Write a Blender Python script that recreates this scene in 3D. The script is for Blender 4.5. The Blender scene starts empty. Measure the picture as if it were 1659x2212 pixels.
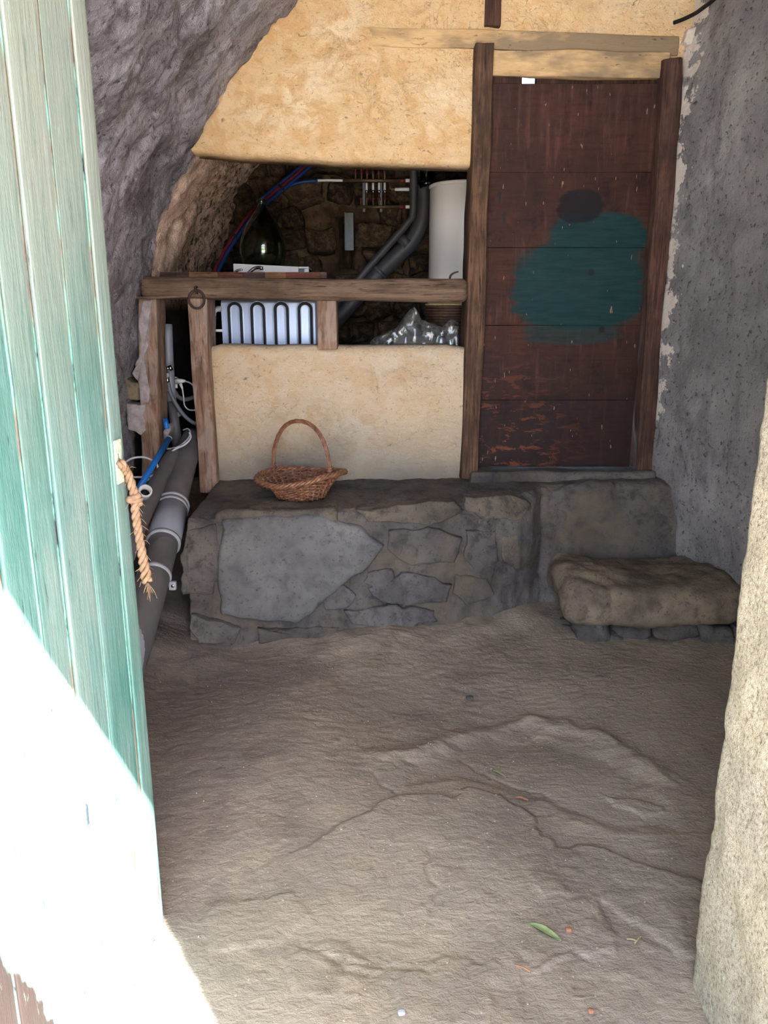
import bpy, math, random
import numpy as np
from mathutils import Vector

# ------------------------------------------------------------------ camera
PITCH = math.radians(14.5); FPX = 1661.0; CX, CY = 829.5, 1106.0; EYE = 1.5
scene = bpy.context.scene
C = scene.collection
cam_d = bpy.data.cameras.new('camera'); cam = bpy.data.objects.new('camera', cam_d); C.objects.link(cam)
cam.location = (0, 0, EYE); cam.rotation_euler = (math.pi / 2 - PITCH, 0, 0)
cam_d.sensor_fit = 'VERTICAL'; cam_d.sensor_height = 24.0; cam_d.lens = 24.0 * FPX / 2212.0
cam_d.clip_start = 0.02
scene.camera = cam

# ------------------------------------------------------------------ light
world = bpy.data.worlds.new('world'); scene.world = world; world.use_nodes = True
wn = world.node_tree.nodes; wl = world.node_tree.links
bg = wn['Background']
sky = wn.new('ShaderNodeTexSky'); sky.sky_type = 'NISHITA'; sky.sun_disc = False
sky.sun_elevation = math.radians(50); sky.sun_rotation = math.radians(145); sky.dust_density = 2.0; sky.air_density = 0.8
wl.new(sky.outputs[0], bg.inputs[0]); bg.inputs[1].default_value = 0.55
SUN_DIR = Vector((-0.58, 0.81, -1.215)).normalized()
sd = bpy.data.lights.new('sun', 'SUN'); sd.energy = 26.0; sd.angle = 0.009; sd.color = (1.0, 0.965, 0.92)
sun = bpy.data.objects.new('sun', sd); C.objects.link(sun); sun.location = (3, -5, 8)
sun.rotation_euler = SUN_DIR.to_track_quat('-Z', 'Y').to_euler()
vs = scene.view_settings
vs.view_transform = 'Standard'; vs.look = 'None'; vs.gamma = 1.0; vs.use_curve_mapping = False
vs.exposure = 1.85
scene.cycles.caustics_reflective = False; scene.cycles.caustics_refractive = False

# ------------------------------------------------------------------ helpers
rng = random.Random(7)
SP, CP = math.sin(PITCH), math.cos(PITCH)
def ray(x, y):
    a = (x - CX) / FPX; b = (CY - y) / FPX
    return a, CP + b * SP, -SP + b * CP
def aY(x, y, D):
    r = ray(x, y); t = D / r[1]; return (r[0] * t, D, EYE + r[2] * t)
def aZ(x, y, z):
    r = ray(x, y); t = (z - EYE) / r[2]; return (r[0] * t, r[1] * t, z)

def hash3(a, b, c):
    h = (a.astype(np.uint32) * np.uint32(374761393) + b.astype(np.uint32) * np.uint32(668265263) + c.astype(np.uint32) * np.uint32(2246822519))
    h = (h ^ (h >> np.uint32(13))) * np.uint32(1274126177)
    h = h ^ (h >> np.uint32(16))
    return h.astype(np.float64) / 4294967295.0
def vnoise(p):
    i = np.floor(p).astype(np.int64); f = p - i; f = f * f * (3 - 2 * f)
    i = i & 0xffff
    r = 0
    for dx in (0, 1):
        wx = f[:, 0] if dx else 1 - f[:, 0]
        for dy in (0, 1):
            wy = f[:, 1] if dy else 1 - f[:, 1]
            for dz in (0, 1):
                wz = f[:, 2] if dz else 1 - f[:, 2]
                r = r + wx * wy * wz * hash3(i[:, 0] + dx, i[:, 1] + dy, i[:, 2] + dz)
    return r * 2 - 1
def fbm(p, freq, octv=3, gain=0.5, off=0.0):
    p = np.asarray(p, float) * freq + off + 100.0
    r = 0; a = 1.0
    for k in range(octv):
        r = r + a * vnoise(p); p = p * 2.03 + 17.3; a *= gain
    return r
def sstep(a, b, x):
    t = np.clip((x - a) / (b - a), 0, 1); return t * t * (3 - 2 * t)

def tag(o, label=None, cat=None, group=None, kind=None):
    if label: o['label'] = label
    if cat: o['category'] = cat
    if group: o['group'] = group
    if kind: o['kind'] = kind
    return o
def wloc(o):
    v = np.zeros(3)
    while o is not None:
        v += np.array(o.location); o = o.parent
    return v
def mk(name, verts, faces, mat, parent=None, smooth=True, origin=None):
    """one mesh object; verts in world coordinates"""
    v = np.asarray(verts, float)
    base = wloc(parent) if parent else np.zeros(3)
    org = np.zeros(3) if origin is None else np.asarray(origin, float)
    me = bpy.data.meshes.new(name)
    if isinstance(faces, np.ndarray):
        n = len(faces); k = faces.shape[1]
        me.vertices.add(len(v)); me.vertices.foreach_set('co', (v - base - org).astype(np.float32).ravel())
        me.loops.add(n * k); me.loops.foreach_set('vertex_index', faces.astype(np.int32).ravel())
        me.polygons.add(n); me.polygons.foreach_set('loop_start', np.arange(0, n * k, k, dtype=np.int32))
        me.update(calc_edges=True)
    else:
        me.from_pydata([tuple(q) for q in (v - base - org)], [], [tuple(f) for f in faces]); me.update()
    me.validate()
    me.polygons.foreach_set('use_smooth', [smooth] * len(me.polygons))
    o = bpy.data.objects.new(name, me); C.objects.link(o); o.location = org
    if mat: me.materials.append(mat)
    if parent: o.parent = parent
    return o
def empty(name, loc, label, cat, group=None, kind=None):
    o = bpy.data.objects.new(name, None); C.objects.link(o); o.location = loc; o.empty_display_size = 0.05
    return tag(o, label, cat, group, kind)
def basept(v):
    v = np.asarray(v, float); return (float((v[:, 0].min() + v[:, 0].max()) / 2), float((v[:, 1].min() + v[:, 1].max()) / 2), float(v[:, 2].min()))
def thing(name, vf, mat, label, cat, group=None, smooth=True, kind=None):
    v, f = vf
    return tag(mk(name, v, f, mat, None, smooth, basept(v)), label, cat, group, kind)

def gridfaces(nu, nv, off=0, closeu=False):
    """index = u*nv+v"""
    us = np.arange(nu if closeu else nu - 1); vsn = np.arange(nv - 1)
    U, V = np.meshgrid(us, vsn, indexing='ij'); U = U.ravel(); V = V.ravel(); U2 = (U + 1) % nu
    return np.stack([U * nv + V, U2 * nv + V, U2 * nv + V + 1, U * nv + V + 1], 1) + off

def cubegrid(sx, sy, sz):
    return cubecoords([np.linspace(-1, 1, k + 1) for k in (sx, sy, sz)])
def cubecoords(co):
    """surface grid of a box with given coordinates along each axis"""
    vs_, fs_ = [], []; off = 0
    for axis in range(3):
        o = [i for i in range(3) if i != axis]
        for sign in (0, -1):
            a, b = co[o[0]], co[o[1]]
            A, B = np.meshgrid(a, b, indexing='ij'); A = A.ravel(); B = B.ravel()
            P = np.zeros((len(A), 3)); P[:, o[0]] = A; P[:, o[1]] = B; P[:, axis] = co[axis][sign]
            f = gridfaces(len(a), len(b), off)
            e0 = np.zeros(3); e0[o[0]] = 1; e1 = np.zeros(3); e1[o[1]] = 1
            if np.cross(e0, e1)[axis] * (-1 if sign == 0 else 1) < 0: f = f[:, ::-1]
            vs_.append(P); fs_.append(f); off += len(P)
    V = np.concatenate(vs_); F = np.concatenate(fs_)
    uq, inv = np.unique(np.round(V, 6), axis=0, return_inverse=True)
    return uq, inv.ravel()[F]
def rbox(lo, hi, r=0.01, seg=0.03, amp=0.0, freq=8, octv=3, maxseg=400, seedoff=0.0, stretch=(1, 1, 1), world=True):
    """rounded box with noisy faces, world coords"""
    lo = np.array(lo, float); hi = np.array(hi, float); h = (hi - lo) / 2; c = (hi + lo) / 2
    if np.isscalar(seg): seg = (seg,) * 3
    n = [int(min(maxseg, max(1, round(2 * h[i] / seg[i])))) for i in range(3)]
    r = min(r, h.min() * 0.98); inner = h - r
    co = [np.r_[-h[i], -inner[i] - r * 0.45, np.linspace(-inner[i], inner[i], n[i] + 1), inner[i] + r * 0.45, h[i]] for i in range(3)]
    P, F = cubecoords(co)
    q = np.clip(P, -inner, inner); d = P - q
    # single-face points: d has one component = r
    L = np.linalg.norm(d, axis=1); L[L == 0] = 1
    nrm = d / L[:, None]
    P = q + nrm * r
    if amp:
        W = (P + c) * np.array(stretch)
        P = P + nrm * (amp * fbm(W, freq, octv, off=seedoff))[:, None]
    return P + c, F
def box(lo, hi, bev=0.0):
    """cheap box; small bevel through 3x3 grid"""
    if bev <= 0:
        x0, y0, z0 = lo; x1, y1, z1 = hi
        v = [(x0, y0, z0), (x1, y0, z0), (x1, y1, z0), (x0, y1, z0), (x0, y0, z1), (x1, y0, z1), (x1, y1, z1), (x0, y1, z1)]
        return np.array(v, float), np.array([(0, 3, 2, 1), (4, 5, 6, 7), (0, 1, 5, 4), (1, 2, 6, 5), (2, 3, 7, 6), (3, 0, 4, 7)])
    lo = np.array(lo, float); hi = np.array(hi, float); h = (hi - lo) / 2; c = (lo + hi) / 2
    bev = min(bev, h.min() * 0.9)
    V, F = cubegrid(3, 3, 3)
    S = np.sign(V); A = np.abs(V)
    P = np.where(A > 0.9, S * h, S * (h - bev))
    # corner rounding
    cnt = (A > 0.9).sum(1)
    q = np.clip(P, -(h - bev), (h - bev)); d = P - q; L = np.linalg.norm(d, axis=1); L[L == 0] = 1
    P = q + d / L[:, None] * bev
    return P + c, F
def rot(v, ang, axis, c):
    v = np.asarray(v, float) - c; s, k = math.sin(ang), math.cos(ang); o = v.copy()
    a, b = [(1, 2), (2, 0), (0, 1)][axis]
    o[:, a] = v[:, a] * k - v[:, b] * s; o[:, b] = v[:, a] * s + v[:, b] * k
    return o + c
def join(*vfs):
    vs_, fs_ = [], []; off = 0
    for v, f in vfs:
        vs_.append(np.asarray(v, float)); fs_.extend([tuple(int(i) + off for i in q) for q in f]); off += len(v)
    return np.concatenate(vs_), fs_
def crom(pts, n=8, closed=False):
    P = np.asarray(pts, float)
    if closed: P = np.concatenate([P[-1:], P, P[:2]])
    else: P = np.concatenate([2 * P[:1] - P[1:2], P, 2 * P[-1:] - P[-2:-1]])
    out = []
    for i in range(1, len(P) - 2):
        t = np.linspace(0, 1, n, endpoint=False)[:, None]
        a, b, c, d = P[i - 1], P[i], P[i + 1], P[i + 2]
        out.append(0.5 * (2 * b + (c - a) * t + (2 * a - 5 * b + 4 * c - d) * t * t + (-a + 3 * b - 3 * c + d) * t ** 3))
    if not closed: out.append(P[-2][None])
    return np.concatenate(out)
def tube(pts, r, sides=10, closed=False, cap=True, sm=0):
    P = crom(pts, sm, closed) if sm else np.asarray(pts, float)
    n = len(P)
    R = np.full(n, r, float) if np.isscalar(r) else np.interp(np.linspace(0, 1, n), np.linspace(0, 1, len(r)), r)
    T = np.gradient(P, axis=0) if not closed else np.roll(P, -1, 0) - np.roll(P, 1, 0)
    T /= np.maximum(np.linalg.norm(T, axis=1), 1e-9)[:, None]
    up = np.array([0, 0, 1.0]) if abs(T[0][2]) < 0.9 else np.array([1.0, 0, 0])
    nn = np.cross(T[0], up); nn /= np.linalg.norm(nn)
    vs_ = []
    for i in range(n):
        nn = nn - T[i] * nn.dot(T[i]); nn /= max(np.linalg.norm(nn), 1e-9)
        b = np.cross(T[i], nn)
        a = np.linspace(0, 2 * math.pi, sides, endpoint=False)
        vs_.append(P[i] + R[i] * (np.cos(a)[:, None] * nn + np.sin(a)[:, None] * b))
    V = np.concatenate(vs_); F = []
    m = n if closed else n - 1
    for i in range(m):
        j = (i + 1) % n
        for k in range(sides):
            k2 = (k + 1) % sides
            F.append((i * sides + k, i * sides + k2, j * sides + k2, j * sides + k))
    if cap and not closed:
        F.append(tuple(range(sides - 1, -1, -1))); F.append(tuple((n - 1) * sides + k for k in range(sides)))
    return V, F
def cyl(a, b, r, sides=16): return tube([a, b], r, sides)
def ringtube(a, b, ro, ri, sides=20):
    """open pipe end a..b with wall"""
    a = np.array(a, float); b = np.array(b, float)
    v1, _ = tube([a, b], ro, sides); v2, _ = tube([a, b], ri, sides); n = len(v1); s = sides; F = []
    for k in range(s):
        k2 = (k + 1) % s
        F += [(k, k2, s + k2, s + k), (n + k2, n + k, n + s + k, n + s + k2), (k2, k, n + k, n + k2), (s + k, s + k2, n + s + k2, n + s + k)]
    return np.concatenate([v1, v2]), F
def lathe(prof, c, segs=32, axis_closed=False):
    prof = np.array(prof, float); a = np.linspace(0, 2 * math.pi, segs, endpoint=False); V = []; F = []
    n = len(prof)
    for t in a: V.append(np.stack([c[0] + prof[:, 0] * math.cos(t), c[1] + prof[:, 0] * math.sin(t), c[2] + prof[:, 1]], 1))
    for i in range(segs):
        j = (i + 1) % segs
        for k in range(n - 1): F.append((i * n + k, j * n + k, j * n + k + 1, i * n + k + 1))
    return np.concatenate(V), F
def blob(c, size, seed=0, n=5, amp=0.14, r=0.6, rz=0.0):
    """worn stone: rounded noisy box"""
    h = np.array(size) / 2
    V, F = cubegrid(n, n, n)
    ln = np.linalg.norm(V, axis=1)[:, None]
    P = V * (1 - r) + V / ln * r * 1.12
    P = P * (1 + amp * fbm(P + seed * 3.7, 1.3, 2))[:, None] if True else P
    P = P * h
    if rz: P = rot(P, rz, 2, np.zeros(3))
    return P + np.array(c), F
def relief_stone(outline, yfun, depth, seed=0, n=4, rings=(1, .985, .95, .88, .75, .55, .3), amp=0.006, back=0.06, freq=14, jag=0.010):
    """irregular stone set in a wall: outline in (x,z), face at yfun(x,z) - depth (towards -y)"""
    P0 = np.array(outline, float); O = []
    for a, b in zip(P0, np.roll(P0, -1, 0)):
        for t in np.linspace(0, 1, n, endpoint=False): O.append(a + (b - a) * t)
    O = np.array(O); Oz = np.c_[O, np.full(len(O), seed * 0.7)]
    O = O + jag * np.stack([fbm(Oz, 22, 3), fbm(Oz, 22, 3, off=40)], 1); m = len(O); c = O.mean(0)
    V = [np.stack([O[:, 0], yfun(O[:, 0], O[:, 1]) + back, O[:, 1]], 1)]
    prof = {1: 0.0, .985: .45, .95: .75, .88: .92, .75: 1.0, .55: 1.05, .3: 1.08}
    for s in rings:
        Q = c + (O - c) * s
        y = yfun(Q[:, 0], Q[:, 1]) - depth * prof[s]
        P = np.stack([Q[:, 0], y, Q[:, 1]], 1)
        P[:, 1] += amp * fbm(P, freq, 3, off=seed)
        V.append(P)
    ce = np.array([[c[0], yfun(c[:1], c[1:])[0] - depth * 1.08, c[1]]]); V.append(ce)
    F = []; k = len(V) - 1
    for i in range(k - 1):
        for j in range(m): F.append((i * m + j, i * m + (j + 1) % m, (i + 1) * m + (j + 1) % m, (i + 1) * m + j))
    for j in range(m): F.append(((k - 1) * m + j, (k - 1) * m + (j + 1) % m, k * m))
    # orientation: make the face point to -y
    V = np.concatenate(V)
    a, b, c_ = [V[q] for q in F[-1]]
    if np.cross(b - a, c_ - a)[1] > 0: F = [tuple(reversed(q)) for q in F]
    return V, F

# ------------------------------------------------------------------ materials
def srgb(r, g, b):
    f = lambda c: (c / 255 / 12.92) if c <= 10.31 else ((c / 255 + 0.055) / 1.055) ** 2.4
    return (f(r), f(g), f(b), 1.0)
class Mat:
    def __init__(s, name, rough=0.85, spec=0.3, metal=0.0):
        s.m = bpy.data.materials.new(name); s.m.use_nodes = True
        s.t = s.m.node_tree; s.n = s.t.nodes; s.b = s.n['Principled BSDF']
        s.b.inputs['Roughness'].default_value = rough; s.b.inputs['Metallic'].default_value = metal
        s.b.inputs['Specular IOR Level'].default_value = spec
        s.tc = s.n.new('ShaderNodeTexCoord'); s.co = s.tc.outputs['Object']
    def l(s, a, b): s.t.links.new(a, b)
    def put(s, v, sock):
        if v is None: return
        if isinstance(v, (int, float)): sock.default_value = v
        elif isinstance(v, tuple): sock.default_value = v
        else: s.l(v, sock)
    def map(s, scale=(1, 1, 1), loc=(0, 0, 0), rotv=(0, 0, 0), vec=None):
        m = s.n.new('ShaderNodeMapping'); s.l(vec or s.co, m.inputs[0]); m.inputs['Scale'].default_value = scale
        m.inputs['Location'].default_value = loc; m.inputs['Rotation'].default_value = rotv; return m.outputs[0]
    def noise(s, scale, detail=4, rough=0.55, vec=None, dist=0.0):
        m = s.n.new('ShaderNodeTexNoise'); s.l(vec or s.co, m.inputs['Vector']); m.inputs['Scale'].default_value = scale
        m.inputs['Detail'].default_value = detail; m.inputs['Roughness'].default_value = rough; m.inputs['Distortion'].default_value = dist
        return m.outputs[0]
    def vor(s, scale, vec=None, feature='F1', out='Distance', rnd=1.0):
        m = s.n.new('ShaderNodeTexVoronoi'); m.feature = feature; s.l(vec or s.co, m.inputs['Vector']); m.inputs['Scale'].default_value = scale
        m.inputs['Randomness'].default_value = rnd; return m.outputs[out]
    def ramp(s, fac, stops, interp='LINEAR'):
        m = s.n.new('ShaderNodeValToRGB'); s.put(fac, m.inputs[0]); cr = m.color_ramp; cr.interpolation = interp
        while len(cr.elements) < len(stops): cr.elements.new(0.5)
        for e, (p, c) in zip(cr.elements, stops):
            e.position = p; e.color = c if isinstance(c, tuple) else (c, c, c, 1)
        return m.outputs[0]
    def mix(s, fac, a, b, blend='MIX'):
        m = s.n.new('ShaderNodeMix'); m.data_type = 'RGBA'; m.blend_type = blend
        s.put(fac, m.inputs[0]); s.put(a, m.inputs[6]); s.put(b, m.inputs[7]); return m.outputs[2]
    def math(s, op, a, b=None, clamp=False):
        m = s.n.new('ShaderNodeMath'); m.operation = op; m.use_clamp = clamp; s.put(a, m.inputs[0]); s.put(b, m.inputs[1]); return m.outputs[0]
    def sep(s, vec=None):
        m = s.n.new('ShaderNodeSeparateXYZ'); s.l(vec or s.co, m.inputs[0]); return m.outputs
    def rng(s, v, a, b, c=0.0, d=1.0, smooth=True):
        m = s.n.new('ShaderNodeMapRange'); s.put(v, m.inputs[0]); m.interpolation_type = 'SMOOTHSTEP' if smooth else 'LINEAR'
        for k, q in zip((1, 2, 3, 4), (a, b, c, d)): m.inputs[k].default_value = q
        return m.outputs[0]
    def bump(s, h, strength=0.5, dist=0.01, nrm=None):
        m = s.n.new('ShaderNodeBump'); s.put(h, m.inputs['Height']); m.inputs['Strength'].default_value = strength; m.inputs['Distance'].default_value = dist
        if nrm is not None: s.l(nrm, m.inputs['Normal'])
        return m.outputs[0]
    def out(s, col=None, rough=None, nrm=None):
        s.put(col, s.b.inputs['Base Color']); s.put(rough, s.b.inputs['Roughness'])
        if nrm is not None: s.l(nrm, s.b.inputs['Normal'])
        return s.m

def mat_plain(name, c, rough=0.5, metal=0.0, var=0.15, scale=30, spec=0.4, bump=0.0):
    m = Mat(name, rough, spec, metal); n = m.noise(scale, 3)
    c = srgb(*c); lo = tuple(x * (1 - var) for x in c[:3]) + (1,); hi = tuple(min(1, x * (1 + var)) for x in c[:3]) + (1,)
    return m.out(m.ramp(n, [(0.3, lo), (0.7, hi)]), None, m.bump(n, bump, 0.003) if bump else None)

def mat_rock():
    m = Mat('rough_grey_rock_plaster', 0.95, 0.15)
    n1 = m.noise(2.2, 5, 0.6); n2 = m.noise(9, 6, 0.7, dist=0.4); n3 = m.noise(38, 5, 0.75)
    col = m.ramp(n1, [(0.32, srgb(127, 123, 131)), (0.5, srgb(164, 160, 169)), (0.62, srgb(197, 192, 204)), (0.75, srgb(223, 219, 232))])
    col = m.mix(m.ramp(n2, [(0.36, 0.75), (0.52, 0.0)]), col, srgb(96, 91, 94))
    col = m.mix(m.ramp(n3, [(0.33, 0.8), (0.43, 0.0)]), col, srgb(61, 58, 60))
    col = m.mix(m.ramp(n3, [(0.60, 0.0), (0.72, 0.45)]), col, srgb(195, 188, 186))
    # behind the plaster wall: warm lime plaster with dark pock marks
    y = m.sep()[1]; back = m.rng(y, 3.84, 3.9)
    pn = m.noise(7, 5, 0.65, dist=0.8); pk = m.noise(26, 5, 0.7)
    warm = m.ramp(pn, [(0.3, srgb(173, 140, 120)), (0.5, srgb(225, 193, 173)), (0.7, srgb(245, 219, 204))])
    far = m.rng(y, 4.05, 4.55)
    warm = m.mix(m.math('MULTIPLY', far, m.ramp(pk, [(0.40, 0.95), (0.52, 0.0)])), warm, srgb(44, 37, 31))
    warm = m.mix(m.math('MULTIPLY', far, m.ramp(pn, [(0.42, 0.0), (0.6, 0.55)])), warm, srgb(131, 114, 88))
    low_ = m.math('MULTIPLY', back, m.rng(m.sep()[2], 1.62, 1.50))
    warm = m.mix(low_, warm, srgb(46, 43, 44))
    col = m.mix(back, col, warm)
    h = m.math('ADD', m.math('MULTIPLY', n2, 1.2), m.math('MULTIPLY', n3, 0.6))
    return m.out(col, None, m.bump(h, 1.0, 0.026))
def mat_rightwall():
    m = Mat('smooth_grey_mud_plaster', 0.95, 0.15)
    n1 = m.noise(1.8, 5, 0.6); n2 = m.noise(8, 5, 0.65, vec=m.map((1, 1, .6), rotv=(.5, 0, 0))); n3 = m.noise(46, 5, 0.7); n4 = m.noise(30, 3, 0.5)
    col = m.ramp(n1, [(0.3, srgb(106, 104, 106)), (0.5, srgb(130, 128, 130)), (0.68, srgb(154, 152, 153))])
    col = m.mix(m.ramp(n2, [(0.38, 0.6), (0.5, 0.0), (0.58, 0.0), (0.7, 0.35)]), col, srgb(100, 97, 100))
    col = m.mix(m.ramp(n3, [(0.35, 0.85), (0.43, 0.0)]), col, srgb(61, 59, 61))
    col = m.mix(m.ramp(n4, [(0.74, 0.0), (0.765, 0.8)]), col, srgb(206, 187, 163))
    # a ragged strip of bare lime along the door post
    x, y, z = m.sep()
    e = m.math('ADD', y, m.math('MULTIPLY', m.math('SUBTRACT', m.noise(11, 5, 0.7), 0.5), 0.42))
    lime = m.math('MULTIPLY', m.rng(e, 3.715, 3.73), m.rng(z, 0.95, 1.0))
    lime = m.math('MULTIPLY', lime, m.ramp(m.noise(5.5, 4, 0.6), [(0.40, 0.0), (0.45, 1.0)]))
    lime = m.math('MULTIPLY', lime, m.rng(y, 3.9, 3.86))
    col = m.mix(lime, col, srgb(208, 199, 191))
    h = m.math('ADD', m.math('MULTIPLY', n2, 0.8), m.math('MULTIPLY', n3, 0.5))
    return m.out(col, None, m.bump(h, 0.9, 0.016))
def mat_tan(name, base, ochre, pale, dirt=0.0, zlo=0.6):
    m = Mat(name, 0.95, 0.12)
    n1 = m.noise(2.6, 4, 0.6, dist=0.3); n2 = m.noise(13, 5, 0.65, dist=0.6); n3 = m.noise(55, 4, 0.7); n4 = m.noise(24, 6, 0.75, dist=1.0, vec=m.map((1, 1, 1.7)))
    col = m.ramp(n1, [(0.33, srgb(*base)), (0.52, srgb(*base)), (0.68, srgb(*pale))])
    st = m.math('MULTIPLY', m.ramp(n2, [(0.46, 0.0), (0.6, 0.75)]), m.ramp(m.noise(1.7, 3, 0.5), [(0.42, 0.15), (0.62, 1.0)]))
    col = m.mix(st, col, srgb(*ochre))
    col = m.mix(m.ramp(n4, [(0.33, 0.8), (0.40, 0.0)]), col, srgb(112, 92, 72))
    cr = m.math('ABSOLUTE', m.math('SUBTRACT', m.noise(9, 5, 0.65, dist=1.2), 0.5)); crm = m.math('MULTIPLY', m.ramp(cr, [(0.004, 1.0), (0.014, 0.0)]), m.ramp(m.noise(3, 3, 0.6, vec=m.map(loc=(9, 1, 4))), [(0.5, 0.0), (0.62, 0.3)]))
    col = m.mix(crm, col, srgb(128, 102, 78))
    col = m.mix(m.ramp(n3, [(0.30, 0.5), (0.40, 0.0)]), col, srgb(120, 100, 80))
    if dirt:
        z = m.sep()[2]
        d = m.math('ADD', m.rng(z, 0.55, 0.0), m.math('MULTIPLY', m.math('SUBTRACT', n1, 0.5), 0.9))
        col = m.mix(m.math('MULTIPLY', d, dirt, True), col, srgb(136, 130, 122))
    h = m.math('ADD', m.math('MULTIPLY', n2, 0.9), m.math('MULTIPLY', n4, 0.9))
    h = m.math('ADD', h, m.math('MULTIPLY', n3, 0.5))
    h = m.math('SUBTRACT', h, m.math('MULTIPLY', crm, 0.5))
    return m.out(col, None, m.bump(h, 0.8, 0.012))
def mat_wood(name, dark, mid, light, axis='Z', paint=None, paintamt=0.0, rough=0.8, sc=1.0):
    m = Mat(name, rough, 0.25)
    st = {'X': (0.06, 1, 1), 'Y': (1, 0.06, 1), 'Z': (1, 1, 0.06)}[axis]
    g = m.noise(60 * sc, 5, 0.65, vec=m.map(st), dist=0.6); b = m.noise(5, 4, 0.6); g2 = m.noise(150 * sc, 3, 0.6, vec=m.map(st))
    k = m.noise(18, 4, 0.6, vec=m.map({'X': (.3, 1, 1), 'Y': (1, .3, 1), 'Z': (1, 1, .3)}[axis]), dist=1.0)
    col = m.ramp(g, [(0.28, srgb(*dark)), (0.47, srgb(*mid)), (0.72, srgb(*light))])
    col = m.mix(m.ramp(b, [(0.4, 0.55), (0.58, 0.0)]), col, srgb(*dark))
    col = m.mix(m.ramp(g2, [(0.31, 0.9), (0.41, 0.0)]), col, srgb(30, 23, 20))
    wv = m.noise(11, 4, 0.7, vec=m.map({'X': (.25, 1, 1), 'Y': (1, .25, 1), 'Z': (1, 1, .25)}[axis], loc=(3, 3, 3)), dist=0.8)
    col = m.mix(m.ramp(wv, [(0.54, 0.0), (0.68, 0.5)]), col, srgb(*light))
    if paint:
        col = m.mix(m.math('MULTIPLY', m.ramp(k, [(0.45, 0.0), (0.55, 1.0)]), paintamt), col, srgb(*paint))
    h = m.math('ADD', m.math('MULTIPLY', g, 1.0), m.math('MULTIPLY', g2, 0.5))
    return m.out(col, None, m.bump(h, 0.55, 0.006))
def mat_browndoor():
    # object coordinates: origin at the bottom left corner of the door
    m = Mat('worn_oxblood_door_paint', 0.7, 0.18)
    g = m.noise(50, 5, 0.65, vec=m.map((0.12, 1, 1))); b = m.noise(3.5, 5, 0.65); v = m.noise(30, 4, 0.6, vec=m.map((1, 1, 0.12)))
    col = m.ramp(b, [(0.3, srgb(45, 28, 25)), (0.5, srgb(59, 37, 32)), (0.7, srgb(77, 46, 39))])
    col = m.mix(m.ramp(g, [(0.35, 0.5), (0.5, 0.0)]), col, srgb(36, 24, 23))
    col = m.mix(m.ramp(v, [(0.56, 0.0), (0.72, 0.55)]), col, srgb(99, 66, 57))
    mo = m.noise(16, 5, 0.7, vec=m.map((0.6, 1, 0.5), loc=(4, 0, 2)))
    col = m.mix(m.ramp(mo, [(0.34, 0.75), (0.47, 0.0)]), col, srgb(31, 20, 20))
    col = m.mix(m.ramp(mo, [(0.56, 0.0), (0.7, 0.5)]), col, srgb(84, 52, 42))
    x, y, z = m.sep()
    # bare scuffed wood low down
    w = m.noise(26, 5, 0.7, vec=m.map((0.35, 1, 1.1)), dist=0.5)
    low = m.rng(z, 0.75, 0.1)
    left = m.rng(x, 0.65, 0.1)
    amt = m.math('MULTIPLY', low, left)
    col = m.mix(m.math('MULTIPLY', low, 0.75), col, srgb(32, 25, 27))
    col = m.mix(m.math('MULTIPLY', m.ramp(w, [(0.54, 0.0), (0.60, 1.0)]), amt), col, srgb(98, 56, 38))
    # greyish film near the top edge
    col = m.mix(m.math('MULTIPLY', m.rng(z, 1.3, 1.74), m.ramp(v, [(0.4, 0.0), (0.66, 0.45)])), col, srgb(85, 62, 57))
    # brushed patch of dark teal paint, its own shape
    nz = m.math('ADD', m.math('MULTIPLY', m.math('SUBTRACT', m.noise(12, 4, 0.65, vec=m.map((0.4, 1, 1.6))), 0.5), 1.3), m.math('MULTIPLY', m.math('SUBTRACT', m.noise(4, 3, 0.6), 0.5), 1.2))
    def ell(cx, cz, rx, rz):
        a = m.math('POWER', m.math('ABSOLUTE', m.math('DIVIDE', m.math('SUBTRACT', x, cx), rx)), 2.6)
        c = m.math('POWER', m.math('ABSOLUTE', m.math('DIVIDE', m.math('SUBTRACT', z, cz), rz)), 2.6)
        return m.math('ADD', m.math('ADD', a, c), nz)
    t1 = m.rng(ell(0.46, 0.86, 0.31, 0.21), 1.25, 0.75)
    t2 = m.rng(ell(0.53, 1.08, 0.23, 0.12), 1.25, 0.70)
    t3 = m.rng(ell(0.43, 0.655, 0.25, 0.06), 1.15, 0.70)
    t = m.math('MAXIMUM', m.math('MAXIMUM', t1, t2), m.math('MULTIPLY', t3, 0.65))
    tealc = m.ramp(g, [(0.3, srgb(18, 40, 43)), (0.7, srgb(28, 58, 59))])
    col = m.mix(t, col, tealc)
    t4 = m.rng(ell(0.44, 1.23, 0.11, 0.075), 1.1, 0.7)
    col = m.mix(m.math('MULTIPLY', t4, 0.85), col, srgb(22, 22, 27))
    # small pale drips and chips
    fl = m.noise(60, 2, 0.5, vec=m.map((1.0, 1, 0.25), rotv=(0, 0.18, 0)))
    col = m.mix(m.ramp(fl, [(0.70, 0.0), (0.715, 0.9)]), col, srgb(138, 111, 92))
    kn = m.vor(4.2); col = m.mix(m.ramp(kn, [(0.055, 0.7), (0.085, 0.0)]), col, srgb(23, 18, 19))
    h = m.math('ADD', g, m.math('MULTIPLY', v, 0.5))
    return m.out(col, m.ramp(b, [(0.3, 0.62), (0.7, 0.85)]), m.bump(h, 0.35, 0.004))
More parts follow.
